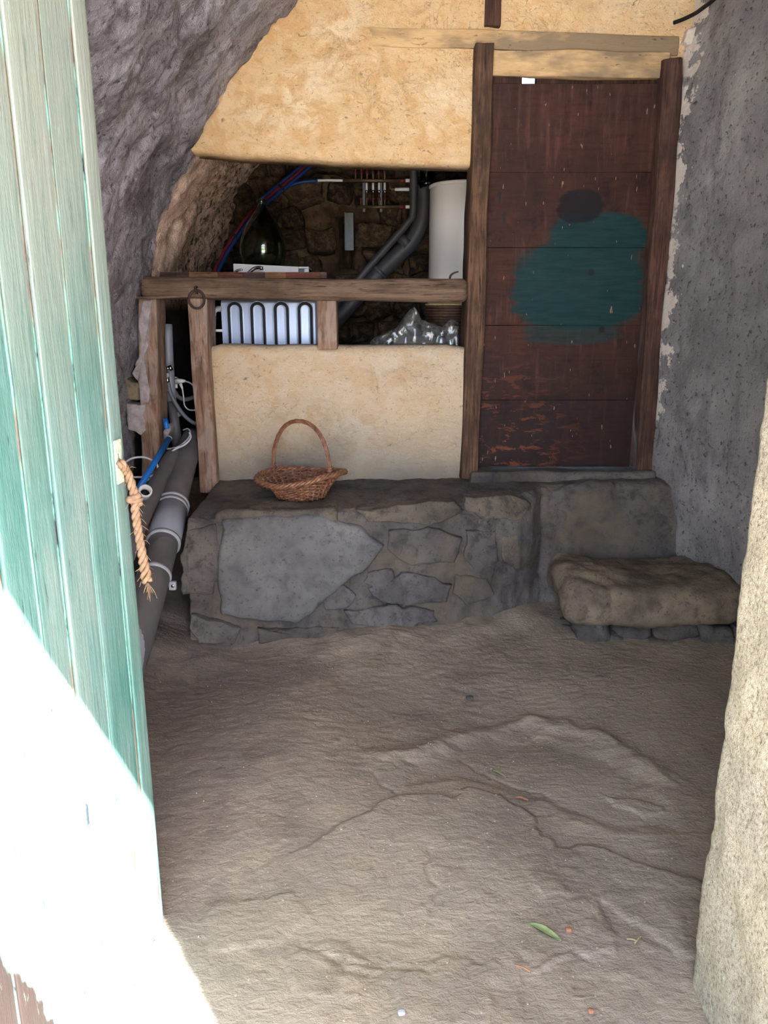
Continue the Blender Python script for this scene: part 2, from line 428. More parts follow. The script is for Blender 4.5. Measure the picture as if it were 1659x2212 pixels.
def mat_greendoor():
    # object origin at the foot of the free edge; z up
    m = Mat('flaking_mint_green_paint', 0.6, 0.3)
    st = (1, 1, 0.05)
    g = m.noise(70, 5, 0.7, vec=m.map(st)); g2 = m.noise(26, 5, 0.7, vec=m.map((1, 1, 0.10))); b = m.noise(2.2, 4, 0.6, vec=m.map((1, 1, 0.5))); b2 = m.noise(6, 5, 0.7, vec=m.map((1, 1, 0.3)))
    col = m.ramp(b2, [(0.32, srgb(70, 122, 115)), (0.5, srgb(101, 138, 135)), (0.66, srgb(126, 147, 145))])
    z = m.sep()[2]
    cream = m.math('ADD', m.rng(z, 0.9, 1.9), m.math('MULTIPLY', m.math('SUBTRACT', b, 0.5), 2.4))
    oi = m.n.new('ShaderNodeObjectInfo'); cream = m.math('ADD', cream, m.math('MULTIPLY', m.math('SUBTRACT', oi.outputs['Random'], 0.55), 1.1))
    col = m.mix(m.math('MULTIPLY', cream, 0.62, True), col, srgb(147, 153, 145))
    col = m.mix(m.ramp(g2, [(0.60, 0.0), (0.72, 0.7)]), col, srgb(60, 105, 104))
    col = m.mix(m.ramp(g, [(0.30, 0.7), (0.37, 0.0)]), col, srgb(43, 58, 70))
    chip = m.math('MULTIPLY', m.ramp(m.noise(34, 5, 0.7, vec=m.map((1, 1, 0.06), loc=(3, 1, 2))), [(0.62, 0.0), (0.66, 1.0)]), m.rng(z, 1.35, 0.4))
    col = m.mix(chip, col, srgb(94, 77, 68))
    # dark brown patch near the hinge foot
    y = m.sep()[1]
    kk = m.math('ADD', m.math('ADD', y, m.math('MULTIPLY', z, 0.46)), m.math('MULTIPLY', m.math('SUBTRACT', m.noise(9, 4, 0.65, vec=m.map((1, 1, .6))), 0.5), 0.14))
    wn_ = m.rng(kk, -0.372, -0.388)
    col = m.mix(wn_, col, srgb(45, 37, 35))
    fl_ = m.noise(55, 5, 0.75, vec=m.map((1, 1, 0.16), loc=(1, 3, 7)))
    col = m.mix(m.ramp(fl_, [(0.28, 0.85), (0.36, 0.0)]), col, srgb(48, 58, 68))
    col = m.mix(m.ramp(fl_, [(0.62, 0.0), (0.72, 0.5)]), col, srgb(171, 184, 179))
    h = m.math('ADD', m.math('MULTIPLY', g, 0.8), m.math('MULTIPLY', g2, 0.8)); h = m.math('ADD', h, fl_)
    return m.out(col, None, m.bump(h, 0.5, 0.004))
def mat_floor():
    m = Mat('trodden_earth_cement_floor', 0.7, 0.5)
    n1 = m.noise(1.6, 5, 0.6, dist=0.4); n2 = m.noise(6, 6, 0.65, dist=0.5); n3 = m.noise(40, 6, 0.75); n4 = m.noise(110, 3, 0.6)
    x, y, z = m.sep()
    col = m.ramp(n1, [(0.3, srgb(114, 105, 93)), (0.5, srgb(137, 125, 111)), (0.7, srgb(154, 142, 124))])
    col = m.mix(m.ramp(n2, [(0.3, 0.55), (0.48, 0.0), (0.58, 0.0), (0.74, 0.4)]), col, srgb(159, 145, 125))
    col = m.mix(m.ramp(m.noise(3.2, 5, 0.7, vec=m.map(loc=(5, 2, 0)), dist=0.8), [(0.55, 0.0), (0.66, 0.55)]), col, srgb(110, 97, 82))
    col = m.mix(m.ramp(n3, [(0.30, 0.6), (0.40, 0.0)]), col, srgb(81, 74, 64))
    # soot-dark damp soil along the left wall
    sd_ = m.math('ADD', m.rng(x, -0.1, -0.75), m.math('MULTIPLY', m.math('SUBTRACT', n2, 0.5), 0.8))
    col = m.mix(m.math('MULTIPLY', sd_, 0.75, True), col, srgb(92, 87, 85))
    col = m.mix(m.ramp(n4, [(0.72, 0.0), (0.76, 0.5)]), col, srgb(187, 177, 157))
    sc_ = m.noise(20, 4, 0.7, vec=m.map((1, 2.2, 1)), dist=0.6)
    h = m.math('ADD', m.math('MULTIPLY', sc_, 0.75), m.math('MULTIPLY', n3, 0.6)); h = m.math('ADD', h, m.math('MULTIPLY', n4, 0.2))
    return m.out(col, m.ramp(n2, [(0.3, 0.46), (0.7, 0.72)]), m.bump(h, 0.75, 0.012))
def mat_stone(name, dark, mid, light, warm=None, warmz=None):
    m = Mat(name, 0.92, 0.2)
    n1 = m.noise(4, 5, 0.6); n2 = m.noise(16, 5, 0.7, dist=0.5); n3 = m.noise(60, 4, 0.7)
    col = m.ramp(n1, [(0.3, srgb(*dark)), (0.5, srgb(*mid)), (0.72, srgb(*light))])
    col = m.mix(m.ramp(n2, [(0.36, 0.7), (0.5, 0.0)]), col, srgb(*dark))
    col = m.mix(m.ramp(n3, [(0.32, 0.6), (0.42, 0.0)]), col, srgb(*(int(c * 0.6) for c in dark)))
    if warm:
        col = m.mix(m.ramp(m.noise(3, 5, 0.65, vec=m.map(loc=(2, 7, 1)), dist=0.5), [(0.48, 0.0), (0.62, 0.7)]), col, srgb(*warm))
    h = m.math('ADD', m.math('MULTIPLY', n2, 0.9), m.math('MULTIPLY', n3, 0.5))
    return m.out(col, None, m.bump(h, 0.7, 0.012))
def mat_granite():
    m = Mat('pale_speckled_granite_render', 0.9, 0.2)
    n1 = m.noise(3, 4, 0.6); n3 = m.noise(110, 4, 0.8); n4 = m.noise(60, 4, 0.7)
    col = m.ramp(n1, [(0.35, srgb(158, 150, 136)), (0.65, srgb(172, 161, 140))])
    col = m.mix(m.ramp(n3, [(0.36, 0.9), (0.48, 0.0)]), col, srgb(104, 94, 82))
    col = m.mix(m.ramp(n4, [(0.28, 0.8), (0.36, 0.0)]), col, srgb(96, 84, 72))
    col = m.mix(m.ramp(n3, [(0.56, 0.0), (0.66, 0.6)]), col, srgb(200, 194, 180))
    return m.out(col, None, m.bump(m.math('ADD', n3, m.math('MULTIPLY', n4, 1.0)), 0.8, 0.006))
def mat_wicker():
    m = Mat('varnished_brown_willow', 0.42, 0.5)
    n = m.noise(45, 4, 0.6); n2 = m.noise(9, 3, 0.5)
    col = m.ramp(n, [(0.3, srgb(82, 52, 38)), (0.5, srgb(122, 82, 60)), (0.72, srgb(160, 116, 88))])
    col = m.mix(m.ramp(n2, [(0.4, 0.35), (0.6, 0.0)]), col, srgb(112, 72, 54))
    return m.out(col, None, m.bump(n, 0.2, 0.002))
def mat_glass(name, c, rough=0.02):
    m = Mat(name, rough, 0.5); m.b.inputs['Transmission Weight'].default_value = 1.0; m.b.inputs['IOR'].default_value = 1.5
    n = m.noise(12, 2); c = srgb(*c)
    return m.out(m.ramp(n, [(0.3, tuple(x * 0.92 for x in c[:3]) + (1,)), (0.7, c)]))
def mat_film():
    m = Mat('clear_crumpled_plastic_film', 0.12, 0.6)
    t = m.n.new('ShaderNodeBsdfTransparent'); t.inputs[0].default_value = (0.86, 0.88, 0.9, 1)
    g = m.n.new('ShaderNodeBsdfGlossy'); g.inputs['Roughness'].default_value = 0.16; g.inputs[0].default_value = (0.95, 0.95, 0.95, 1)
    d = m.n.new('ShaderNodeBsdfDiffuse'); d.inputs[0].default_value = (0.5, 0.5, 0.5, 1)
    fr = m.n.new('ShaderNodeFresnel'); fr.inputs[0].default_value = 1.55
    n = m.noise(40, 3); nb = m.bump(n, 0.4, 0.004); m.l(nb, fr.inputs['Normal']); m.l(nb, g.inputs['Normal'])
    a = m.n.new('ShaderNodeMixShader'); a.inputs[0].default_value = 0.13; m.l(t.outputs[0], a.inputs[1]); m.l(d.outputs[0], a.inputs[2])
    x = m.n.new('ShaderNodeMixShader'); m.l(m.math('MULTIPLY', fr.outputs[0], 1.6, True), x.inputs[0]); m.l(a.outputs[0], x.inputs[1]); m.l(g.outputs[0], x.inputs[2])
    m.l(x.outputs[0], m.n['Material Output'].inputs[0]); m.n.remove(m.b)
    return m.m

ROCK = mat_rock(); RWALL = mat_rightwall(); FLOOR = mat_floor(); GRAN = mat_granite()
TAN = mat_tan('ochre_lime_plaster', (228, 196, 154), (214, 172, 120), (236, 214, 180))
TANLOW = mat_tan('beige_lime_plaster', (204, 184, 158), (196, 168, 132), (216, 200, 178), dirt=0.9)
WOODX = mat_wood('weathered_brown_timber_lying', (60, 47, 39), (97, 78, 64), (129, 109, 91), 'X')
WOODZ = mat_wood('weathered_brown_timber_standing', (47, 35, 30), (82, 60, 47), (119, 91, 69), 'Z')
WOODPOST = mat_wood('scrubbed_reddish_timber', (92, 70, 58), (138, 108, 90), (168, 140, 120), 'Z', (180, 168, 160), 0.3)
def mat_limed():
    m = Mat('plaster_smeared_timber', 0.92, 0.15)
    g = m.noise(26, 5, 0.7, vec=m.map((0.15, 1, 1)), dist=0.5); b = m.noise(5, 4, 0.65, vec=m.map((0.4, 1, 1.2))); k = m.noise(50, 4, 0.7, vec=m.map((0.3, 1, 1)))
    col = m.ramp(g, [(0.3, srgb(182, 150, 110)), (0.6, srgb(212, 180, 136))])
    col = m.mix(m.ramp(b, [(0.42, 0.0), (0.56, 0.85)]), col, srgb(124, 110, 94))
    col = m.mix(m.ramp(k, [(0.30, 0.8), (0.38, 0.0)]), col, srgb(84, 68, 56))
    return m.out(col, None, m.bump(m.math('ADD', g, k), 0.5, 0.008))
LIMED = mat_limed()
WOODPLAS = mat_wood('limewashed_timber', (116, 104, 90), (160, 142, 118), (196, 172, 138), 'X', (224, 190, 142), 0.95)
WOODDARK = mat_wood('dark_door_frame_timber', (44, 32, 30), (74, 51, 44), (104, 77, 65), 'Z')
LEDGE = mat_stone('sooty_ledge_mortar', (58, 55, 55), (84, 80, 78), (104, 99, 94), warm=(98, 88, 76))
SLAB = mat_stone('blue_grey_stone', (82, 81, 82), (102, 101, 101), (118, 116, 114))
SLAB2 = mat_stone('grey_bedded_stone', (64, 61, 61), (88, 85, 84), (110, 106, 102))
LEDGEB = mat_stone('brownish_bedded_stone', (62, 57, 54), (92, 85, 77), (118, 107, 92))
BROWNST = mat_stone('brown_worn_stone', (80, 72, 63), (120, 108, 93), (146, 132, 111))
DARKST = mat_stone('dark_rubble_stone', (26, 22, 19), (45, 38, 32), (76, 64, 51), warm=(95, 76, 55))
MORTAR = mat_stone('earth_mortar', (41, 33, 27), (76, 62, 48), (109, 90, 70))
GREYPVC = mat_plain('grey_pvc_plain', (131, 133, 144), 0.38, var=0.1, scale=6)
DARKPVC = mat_plain('dusty_dark_grey_pvc', (92, 90, 92), 0.55, var=0.2, scale=9)
PALEPVC = mat_plain('pale_grey_seal', (160, 162, 170), 0.4, var=0.08)
BLUEP = mat_plain('blue_polyethylene', (22, 108, 196), 0.4, var=0.12, scale=25)
REDP = mat_plain('red_polyethylene', (92, 22, 34), 0.45, var=0.12)
WHITEP = mat_plain('white_plastic', (214, 214, 216), 0.4, var=0.06)
WHITECABLE = mat_plain('white_cable_sheath', (196, 198, 206), 0.45, var=0.08)
ENAMEL = mat_plain('white_enamel', (202, 197, 193), 0.28, var=0.03, scale=5)
STEELB = mat_plain('blue_grey_painted_steel', (166, 182, 214), 0.32, 0.25, var=0.06, scale=3)
CHROME = mat_plain('chrome', (200, 202, 206), 0.12, 1.0, var=0.05)
BRASS = mat_plain('dull_brass', (104, 88, 68), 0.5, 0.6, var=0.2)
GALV = mat_plain('galvanised_steel', (84, 88, 94), 0.5, 0.5, var=0.15)
BACKPVC = mat_plain('dark_anthracite_pvc', (62, 62, 66), 0.5, var=0.15, scale=9)  # darker grey of the pipes in the utility room
BLUEB = mat_plain('deep_blue_polyethylene', (12, 48, 100), 0.45, var=0.12, scale=25)
IRON = mat_plain('rusty_iron', (70, 56, 52), 0.7, 0.5, var=0.35, scale=60, bump=0.3)
BLACK = mat_plain('black_rubber', (14, 14, 16), 0.7, var=0.2)
HOSE = mat_plain('grey_rubber_hose', (96, 100, 108), 0.45, var=0.1)
ROPE = mat_plain('coarse_coir_fibre', (130, 104, 82), 0.9, var=0.3, scale=90, bump=0.3)
LEAF = mat_plain('fallen_green_leaf', (112, 128, 84), 0.6, var=0.2, scale=60)
DRYLEAF = mat_plain('dry_brown_husk', (150, 104, 78), 0.7, var=0.3, scale=80)
TWIG = mat_plain('dry_straw_twig', (150, 132, 104), 0.8, var=0.25, scale=90)
WICKER = mat_wicker()
DARKWICK = mat_plain('dark_brown_wicker', (70, 54, 46), 0.6, var=0.3, scale=60)
def mat_bead():
    m = Mat('flaking_turquoise_paint_ridge', 0.5, 0.3); a = m.noise(30, 4, 0.7, vec=m.map((1, 1, 0.35))); b = m.noise(12, 3, 0.6, vec=m.map((1, 1, .25), loc=(2, 4, 1)))
    col = m.ramp(a, [(0.36, srgb(30, 40, 48)), (0.46, srgb(84, 136, 124)), (0.62, srgb(112, 160, 146))])
    col = m.mix(m.ramp(b, [(0.5, 0.0), (0.58, 0.85)]), col, srgb(92, 72, 62))
    return m.out(col)
BEAD = mat_bead()
GLASSG = mat_glass('dark_green_bottle_glass', (176, 196, 172))
CLEARPL = mat_glass('clear_plastic_duct', (214, 220, 224), 0.12)
FILM = mat_film()
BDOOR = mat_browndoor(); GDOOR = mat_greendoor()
OUTG = mat_stone('pale_bounce_ground', (186, 180, 172), (208, 202, 192), (222, 216, 206))
BUTCH = [mat_wood('stave_%s' % k, *c, 'X') for k, c in {'plum': ((56, 44, 44), (88, 66, 62), (112, 86, 78)), 'tan': ((104, 74, 52), (140, 102, 74), (164, 126, 94)), 'red': ((80, 48, 40), (116, 72, 58), (138, 92, 72))}.items()]

# ------------------------------------------------------------------ the shell: left wall, vault, right wall
prof = np.array([(-1.36, -0.15), (-1.33, 0.3), (-1.29, 0.75), (-1.25, 1.05), (-1.20, 1.35), (-1.165, 1.56), (-1.125, 1.68), (-1.09, 1.83), (-1.04, 1.97), (-.965, 2.10),
                 (-.86, 2.235), (-.726, 2.42), (-.594, 2.585), (-.466, 2.715), (-.342, 2.83), (-.12, 3.02), (.2, 3.2), (.6, 3.28), (1.0, 3.2), (1.25, 3.02), (1.35, 2.82), (1.32, 2.6), (1.305, 2.3), (1.315, 1.9), (1.313, 1.35), (1.31, 1.0), (1.32, 0.7), (1.36, 0.3), (1.4, -0.15)])
pc = crom(np.c_[prof, np.zeros(len(prof))], 40)[:, :2]
seglen = np.r_[0, np.cumsum(np.linalg.norm(np.diff(pc, axis=0), axis=1))]
def at_len(s): return np.interp(s, seglen, pc[:, 0]), np.interp(s, seglen, pc[:, 1])
i_l = seglen[np.argmin(np.abs(pc[:, 1] - 1.57) + 10 * (pc[:, 0] > -0.9))]
i_r = seglen[np.argmin(np.abs(pc[:, 1] - 2.84) + 10 * (pc[:, 0] < 1.2))]
TOT = seglen[-1]
s_left = np.linspace(0, i_l + 0.05, 175); s_top = np.r_[np.arange(i_l, i_l + 1.75, 0.010), np.linspace(i_l + 1.76, i_r + 0.02, 60)]; s_right = np.linspace(i_r - 0.25, TOT, 250)
y_line = np.r_[np.linspace(1.3, 1.9, 20, endpoint=False), np.arange(1.9, 3.85, 0.0105), np.linspace(3.86, 5.3, 90)]
def shell(slist, name, mat, label, cat, amp, shear=False, yl=y_line, ymax=None):
    x, z = at_len(slist); ds = 0.06
    xa, za = at_len(np.clip(slist - ds, 0, TOT)); xb, zb = at_len(np.clip(slist + ds, 0, TOT))
    tx, tz = xb - xa, zb - za; L = np.hypot(tx, tz); nx, nz = tz / L, -tx / L      # inward normal
    ylx = yl if ymax is None else yl[yl <= ymax]
    U, Yg = np.meshgrid(np.arange(len(slist)), ylx, indexing='ij'); U = U.ravel(); Yg = Yg.ravel()
    P = np.stack([x[U], Yg, z[U]], 1)
    sh = np.clip(3.8 - Yg, 0, 1.3) * 0.33
    wgt = sstep(0.6, 1.3, P[:, 0]); P[:, 0] += sh * wgt
    n1 = fbm(P, 2.6, 2, off=3.0); n2 = fbm(P, 9, 3, off=9.0); n3 = fbm(P, 34, 2, off=1.0)
    pits = np.clip(fbm(P, 15, 2, off=31.0) - 0.42, 0, 1)
    near = 1 - 0.75 * sstep(0.35, 0.0, np.abs(Yg - 3.8))
    d = amp * (0.030 * n1 * near + 0.013 * n2 + 0.0045 * n3 - 0.03 * pits)
    P[:, 0] += nx[U] * d; P[:, 2] += nz[U] * d
    F = gridfaces(len(slist), len(ylx))
    return tag(mk(name, P, F, mat), label, cat, kind='structure')
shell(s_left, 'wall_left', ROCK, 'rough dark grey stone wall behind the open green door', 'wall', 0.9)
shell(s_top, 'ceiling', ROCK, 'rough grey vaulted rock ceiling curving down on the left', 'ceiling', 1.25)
shell(s_right, 'wall_right', RWALL, 'grey mud-plastered wall to the right of the brown door', 'wall', 0.45, ymax=4.05)

# ------------------------------------------------------------------ floor
def pip(px, py, poly):
    ins = np.zeros(len(px), bool); n = len(poly)
    for i in range(n):
        x1, y1 = poly[i]; x2, y2 = poly[(i + 1) % n]
        c = ((y1 > py) != (y2 > py)) & (px < (x2 - x1) * (py - y1) / (y2 - y1 + 1e-12) + x1)
        ins ^= c
    return ins
def pldist(px, py, pl):
    d = np.full(len(px), 9.0)
    for (x1, y1), (x2, y2) in zip(pl[:-1], pl[1:]):
        vx, vy = x2 - x1, y2 - y1; L = vx * vx + vy * vy + 1e-12
        t = np.clip(((px - x1) * vx + (py - y1) * vy) / L, 0, 1)
        d = np.minimum(d, np.hypot(px - x1 - t * vx, py - y1 - t * vy))
    return d
def fl(pts): return [aZ(a, b, 0.03)[:2] for a, b in pts]
fx = np.r_[np.linspace(-2.0, -1.02, 30), np.arange(-1.0, 1.4, 0.0058), np.linspace(1.41, 2.2, 24)]
fy = np.r_[np.linspace(0.25, 1.2, 50), np.arange(1.21, 3.25, 0.0062), np.linspace(3.27, 5.35, 60)]
GX, GY = np.meshgrid(fx, fy, indexing='ij'); gx = GX.ravel(); gy = GY.ravel()
P2 = np.stack([gx, gy, np.zeros_like(gx)], 1)
wob = 0.018 * np.stack([fbm(P2, 14, 3, off=5), fbm(P2, 14, 3, off=55)], 1)
wx, wy = gx + wob[:, 0], gy + wob[:, 1]
def base_h(x, y, rough=True):
    h = 0.045 * (y - 1.5) + 0.05 * sstep(2.5, 3.2, y) * 0.6
    h = h + 0.10 * sstep(-0.72, -1.25, x) + 0.05 * np.exp(-((x + 0.35) / 0.45) ** 2 - ((y - 2.25) / 0.5) ** 2)
    return h
hz = base_h(gx, gy)
lb_ = np.interp(gx, [-.9, -.65, -.26, .15, .47, .7, 1.0, 1.8], [2.98, 3.03, 3.12, 3.215, 3.32, 3.45, 3.55, 3.52])
hz += (0.032 + 0.018 * fbm(P2, 5, 2, off=91)) * sstep(0.24, -0.02, lb_ - gy + 0.05 * fbm(P2, 8, 2, off=77)) ** 1.5      # drift of earth against the ledge
hz += 0.016 * fbm(P2, 1.9, 2, off=2) + 0.0035 * fbm(P2, 6.5, 2, off=8) + (0.0007 + 0.0012 * sstep(1.9, 2.5, gy - 0.6 * gx)) * fbm(P2 * np.array([1, 1.7, 1]), 30, 3, off=4) + 0.0007 * fbm(P2, 95, 2, off=3)
# near cement skin with a broken far edge
polyA = fl([(620, 1850), (760, 1790), (860, 1742), (940, 1735), (1010, 1712), (1080, 1725), (1130, 1750), (1165, 1795), (1210, 1825), (1290, 1840), (1390, 1858), (1520, 1890), (1700, 2400), (200, 2500), (380, 1960)])
insA = pip(wx, wy, polyA); dA = pldist(wx, wy, polyA + polyA[:1])
hz += 0.009 * np.where(insA, sstep(0, 0.014, dA), 0) * sstep(-0.5, 0.05, gx)
# second broken layer at the right foreground
polyB = fl([(1290, 1925), (1350, 1960), (1410, 1995), (1480, 2052), (1700, 2100), (1700, 2400), (1100, 2400), (1130, 2075), (1230, 2060), (1330, 2050), (1300, 1985)])
insB = pip(wx, wy, polyB); dB = pldist(wx, wy, polyB + polyB[:1]); hz -= 0.006 * np.where(insB, sstep(0, 0.010, dB), 0)
# low ridge of the old floor behind it
for pl, a, w in ((fl([(820, 1652), (900, 1640), (960, 1615), (1030, 1590), (1110, 1570), (1150, 1563)]), 0.010, 0.03), (fl([(1150, 1563), (1230, 1575), (1290, 1600), (1360, 1635), (1430, 1672)]), 0.013, 0.035)):
    hz += a * np.exp(-(pldist(wx, wy, pl) / w) ** 2)
polyH = fl([(860, 1660), (1000, 1608), (1150, 1580), (1300, 1625), (1420, 1680), (1500, 1800), (1300, 1800), (1160, 1740), (1000, 1700), (880, 1720)])
insH = pip(wx, wy, polyH); dH = pldist(wx, wy, polyH + polyH[:1]); hz -= 0.010 * np.where(insH, sstep(0, 0.06, dH), 0)
# flakes and cracks
for pts, a in (([(1300, 1712), (1435, 1733), (1445, 1748), (1400, 1762), (1345, 1748)], 0.006), ([(440, 1955), (640, 1930), (690, 1975), (600, 2030), (430, 2055)], 0.004), ([(1140, 1905), (1195, 1890), (1230, 1925), (1180, 1945)], 0.004), ([(870, 2085), (1000, 2050), (1090, 2085), (1060, 2190), (850, 2200)], 0.004), ([(600, 2060), (720, 2030), (840, 2075), (770, 2140), (640, 2130)], 0.004)):
    pg = fl(pts); i_ = pip(wx, wy, pg); d_ = pldist(wx, wy, pg + pg[:1]); hz += a * np.where(i_, sstep(0, 0.008, d_), 0)
for pts, a in (([(930, 1855), (935, 1900), (952, 1925), (940, 1962)], 0.006), ([(640, 2040), (720, 2080), (830, 2100)], 0.004), ([(700, 2075), (860, 2065), (930, 2085)], 0.004), ([(1130, 2065), (1240, 2050), (1290, 2085)], 0.004), ([(1000, 1640), (1100, 1700), (1190, 1720)], 0.004), ([(800, 1690), (870, 1740)], 0.005)):
    hz -= a * np.exp(-(pldist(wx, wy, fl(pts)) / 0.006) ** 2)
flk = fbm(P2, 30, 3, off=71); hz += 0.0016 * sstep(0.30, 0.42, flk) * sstep(2.3, 1.7, gy) * sstep(-0.2, 0.3, gx)
hz = np.where(gx < -1.05, hz, hz)
FH = hz.reshape(len(fx), len(fy))
def floor_h(x, y): 
    i = int(np.clip(np.searchsorted(fx, x), 0, len(fx) - 1)); j = int(np.clip(np.searchsorted(fy, y), 0, len(fy) - 1)); return float(FH[i, j])
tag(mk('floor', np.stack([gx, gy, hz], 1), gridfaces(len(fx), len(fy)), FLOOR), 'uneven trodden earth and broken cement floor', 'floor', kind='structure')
# unseen lane outside, made pale to bounce sun into the room
v, f = rbox((-14, -16, -0.5), (14, 0.26, -0.045), 0.02, 0.8, 0.0)
tag(mk('ground_outside', v, f, OUTG), 'unseen lane outside the doorway, made pale to bounce sunlight', 'ground', kind='structure')

# ------------------------------------------------------------------ front wall with the doorway
v, f = rbox((0.712, -0.19, -0.1), (1.45, 1.47, 3.52), 0.03, (0.15, 0.012, 0.014), 0.006, 16, 4)  # unseen front part extended forward and up to shade the floor
tag(mk('wall_front_right', v, f, GRAN), 'pale speckled granite door jamb at the right edge', 'jamb', kind='structure')
v, f = rbox((1.40, 0.3, -0.1), (2.6, 1.47, 3.52), 0.03, 0.2)
tag(mk('wall_front_far_right', v, f, GRAN), 'granite front wall beyond the right jamb', 'wall', kind='structure')
v, f = rbox((-2.6, 0.3, -0.1), (-0.69, 1.47, 3.52), 0.03, 0.08, 0.006, 16, 3)
tag(mk('wall_front_left', v, f, GRAN), 'granite door jamb behind the open green door', 'jamb', kind='structure')
LINZ = 2.29
v, f = rbox((-0.75, 0.3, LINZ), (0.78, 0.44, LINZ + 0.12), 0.012, 0.04, 0.006, 9, 3)
tag(mk('door_lintel', v, f, WOODX), 'timber transom beam over the open doorway', 'lintel', kind='structure')
EAZ = 3.50; EAY = 0.3 - (EAZ - LINZ) / 1.5  # unseen eave added to keep sun out of the open space above
v, f = rbox((-3.5, EAY, EAZ), (4.0, 1.6, EAZ + 0.12), 0.01, 0.15, 0.004, 4, 2)
tag(mk('added_sun_overhang', v, f, WOODPLAS), 'unseen roof overhang added to block sun above the doorway', 'roof', kind='structure')

# ------------------------------------------------------------------ far wall of tan plaster
YW = 3.80
def slab(xs, zb, zt, nz, yfun, yback, rb=0.0, rt=0.0, rl=0.0):
    xs = np.asarray(xs); zb = np.asarray(zb); zt = np.asarray(zt); nx = len(xs)
    t = np.linspace(0, 1, nz); t = np.sort(np.r_[t, [0.004, 0.012, 0.02, 0.98, 0.988, 0.996]]); nz = len(t)
    X = np.repeat(xs, nz); Z = (zb[:, None] + (zt - zb)[:, None] * t[None]).ravel()
    Y = yfun(X, Z)
    def rnd(d, r): d = np.clip(d, 0, r); return r - np.sqrt(np.maximum(r * r - (r - d) ** 2, 0))
    if rb: Y = Y + rnd(Z - np.repeat(zb, nz), rb)
    if rt: Y = Y + rnd(np.repeat(zt, nz) - Z, rt)
    if rl: Y = Y + rnd(X - xs[0], rl)
    Fr = np.stack([X, Y, Z], 1); Bk = np.stack([X, np.full_like(X, yback), Z], 1); n = len(Fr)
    F = gridfaces(nx, nz); B = gridfaces(nx, nz, n)[:, ::-1]
    side = []
    for i in range(nx - 1):
        a, b = i * nz, (i + 1) * nz; side += [(a, n + a, n + b, b), (a + nz - 1, b + nz - 1, n + b + nz - 1, n + a + nz - 1)]
    for k in range(nz - 1):
        side += [(k, k + 1, n + k + 1, n + k), ((nx - 1) * nz + k, n + (nx - 1) * nz + k, n + (nx - 1) * nz + k + 1, (nx - 1) * nz + k + 1)]
    return np.concatenate([Fr, Bk]), np.concatenate([F, B, np.array(side)])
def plaster(amp):
    def g(X, Z):
        P = np.stack([X, np.zeros_like(X), Z], 1)
        return YW + amp * (0.010 * fbm(P, 2.2, 2, off=6) + 0.004 * fbm(P, 9, 3, off=16) + 0.0016 * fbm(P, 40, 2, off=26))
    return g
xs = np.r_[np.linspace(-1.35, 0.405, 190), np.linspace(0.415, 1.45, 110)]
zb = np.where(xs < 0.41, np.interp(xs, [-1.4, -.95, -.874, -.6, -.274, 0.1, .40], [2.205, 2.21, 2.207, 2.188, 2.168, 2.158, 2.152]) + 0.004 * fbm(np.c_[xs, xs * 0, xs * 0], 6, 2), 2.56)
up = slab(xs, zb, np.full_like(xs, 3.5), 140, plaster(1.0), 3.95, rb=0.035)
tag(mk('wall_far_upper', *up, TAN), 'ochre lime plaster wall above the wide opening and brown door', 'wall', kind='structure')
xs = np.linspace(-0.86, 0.40, 150); zt = np.interp(xs, [-.86, -.80, -.3, .3, .40], [1.335, 1.352, 1.348, 1.352, 1.34]) + 0.003 * fbm(np.c_[xs, xs * 0, xs * 0], 7, 2)
lo_ = slab(xs, np.full_like(xs, 0.55), zt, 100, lambda X, Z: plaster(0.9)(X, Z) - 0.012, 3.95, rt=0.045, rl=0.05)
tag(mk('wall_far_lower', *lo_, TANLOW, None, True, (0, 0, 0.6)), 'beige plaster panel under the narrow openings behind the basket', 'wall', kind='structure')
# ragged mortar patch at the top right corner and far corner strip
for pts, d, lab in (([(1478, 95), (1490, 62), (1506, 55), (1507, 80), (1500, 97), (1486, 100)], 0.012, 'white lime patch beside the roof cable at the top right'), ([(1458, 172), (1474, 171), (1477, 198), (1462, 202), (1455, 190)], 0.010, 'small pale lime patch beside the brown door post')):
    ol = [(aY(a, b, 3.76)[0], aY(a, b, 3.76)[2]) for a, b in pts]
    vf = relief_stone(ol, lambda X, Z: np.full_like(X, 3.765), d, seed=3, amp=0.004, back=0.05)
    thing('lime_patch', vf, mat_plain('white_lime', (206, 194, 184), 0.95, var=0.1, scale=40, bump=0.4) , lab, 'plaster patch')

# ------------------------------------------------------------------ timbers
def timber(name, lo, hi, mat, label, cat='beam', r=0.007, amp=0.004, tilt=0.0, lean=0.0, seg=0.018, freq=7, stretch=None, smooth=True):
    lo = np.array(lo, float); hi = np.array(hi, float); L = hi - lo; ax = int(np.argmax(L))
    st = [1.0, 1.0, 1.0]; st[ax] = 0.22
    v, f = rbox(lo, hi, r, seg, amp, freq * 2, 3, seedoff=abs(lo[0] * 31 + lo[2] * 17), stretch=st)
    c = (lo + hi) / 2
    if ax == 0: v[:, 2] += (v[:, 0] - c[0]) * tilt + 0.006 * fbm(np.c_[v[:, 0], v[:, 0] * 0, v[:, 0] * 0], 3, 2, off=lo[2])
    if ax == 0 and lo[2] > 2.6: v[:, 1] += 0.014 * sstep(0.5, -0.3, v[:, 0])
    if ax == 2: v[:, 0] += (v[:, 2] - c[2]) * lean + 0.004 * fbm(np.c_[v[:, 2], v[:, 2] * 0, v[:, 2] * 0], 3, 2, off=lo[0])
    o = mk(name, v, f, mat, None, smooth, basept(v)); return tag(o, label, cat)
timber('timber_post', (0.388, 3.735, 0.70), (0.474, 3.97, 2.64), WOODZ, 'tall dark timber post between the plaster panels and brown door', 'post', lean=0.008, amp=0.006)
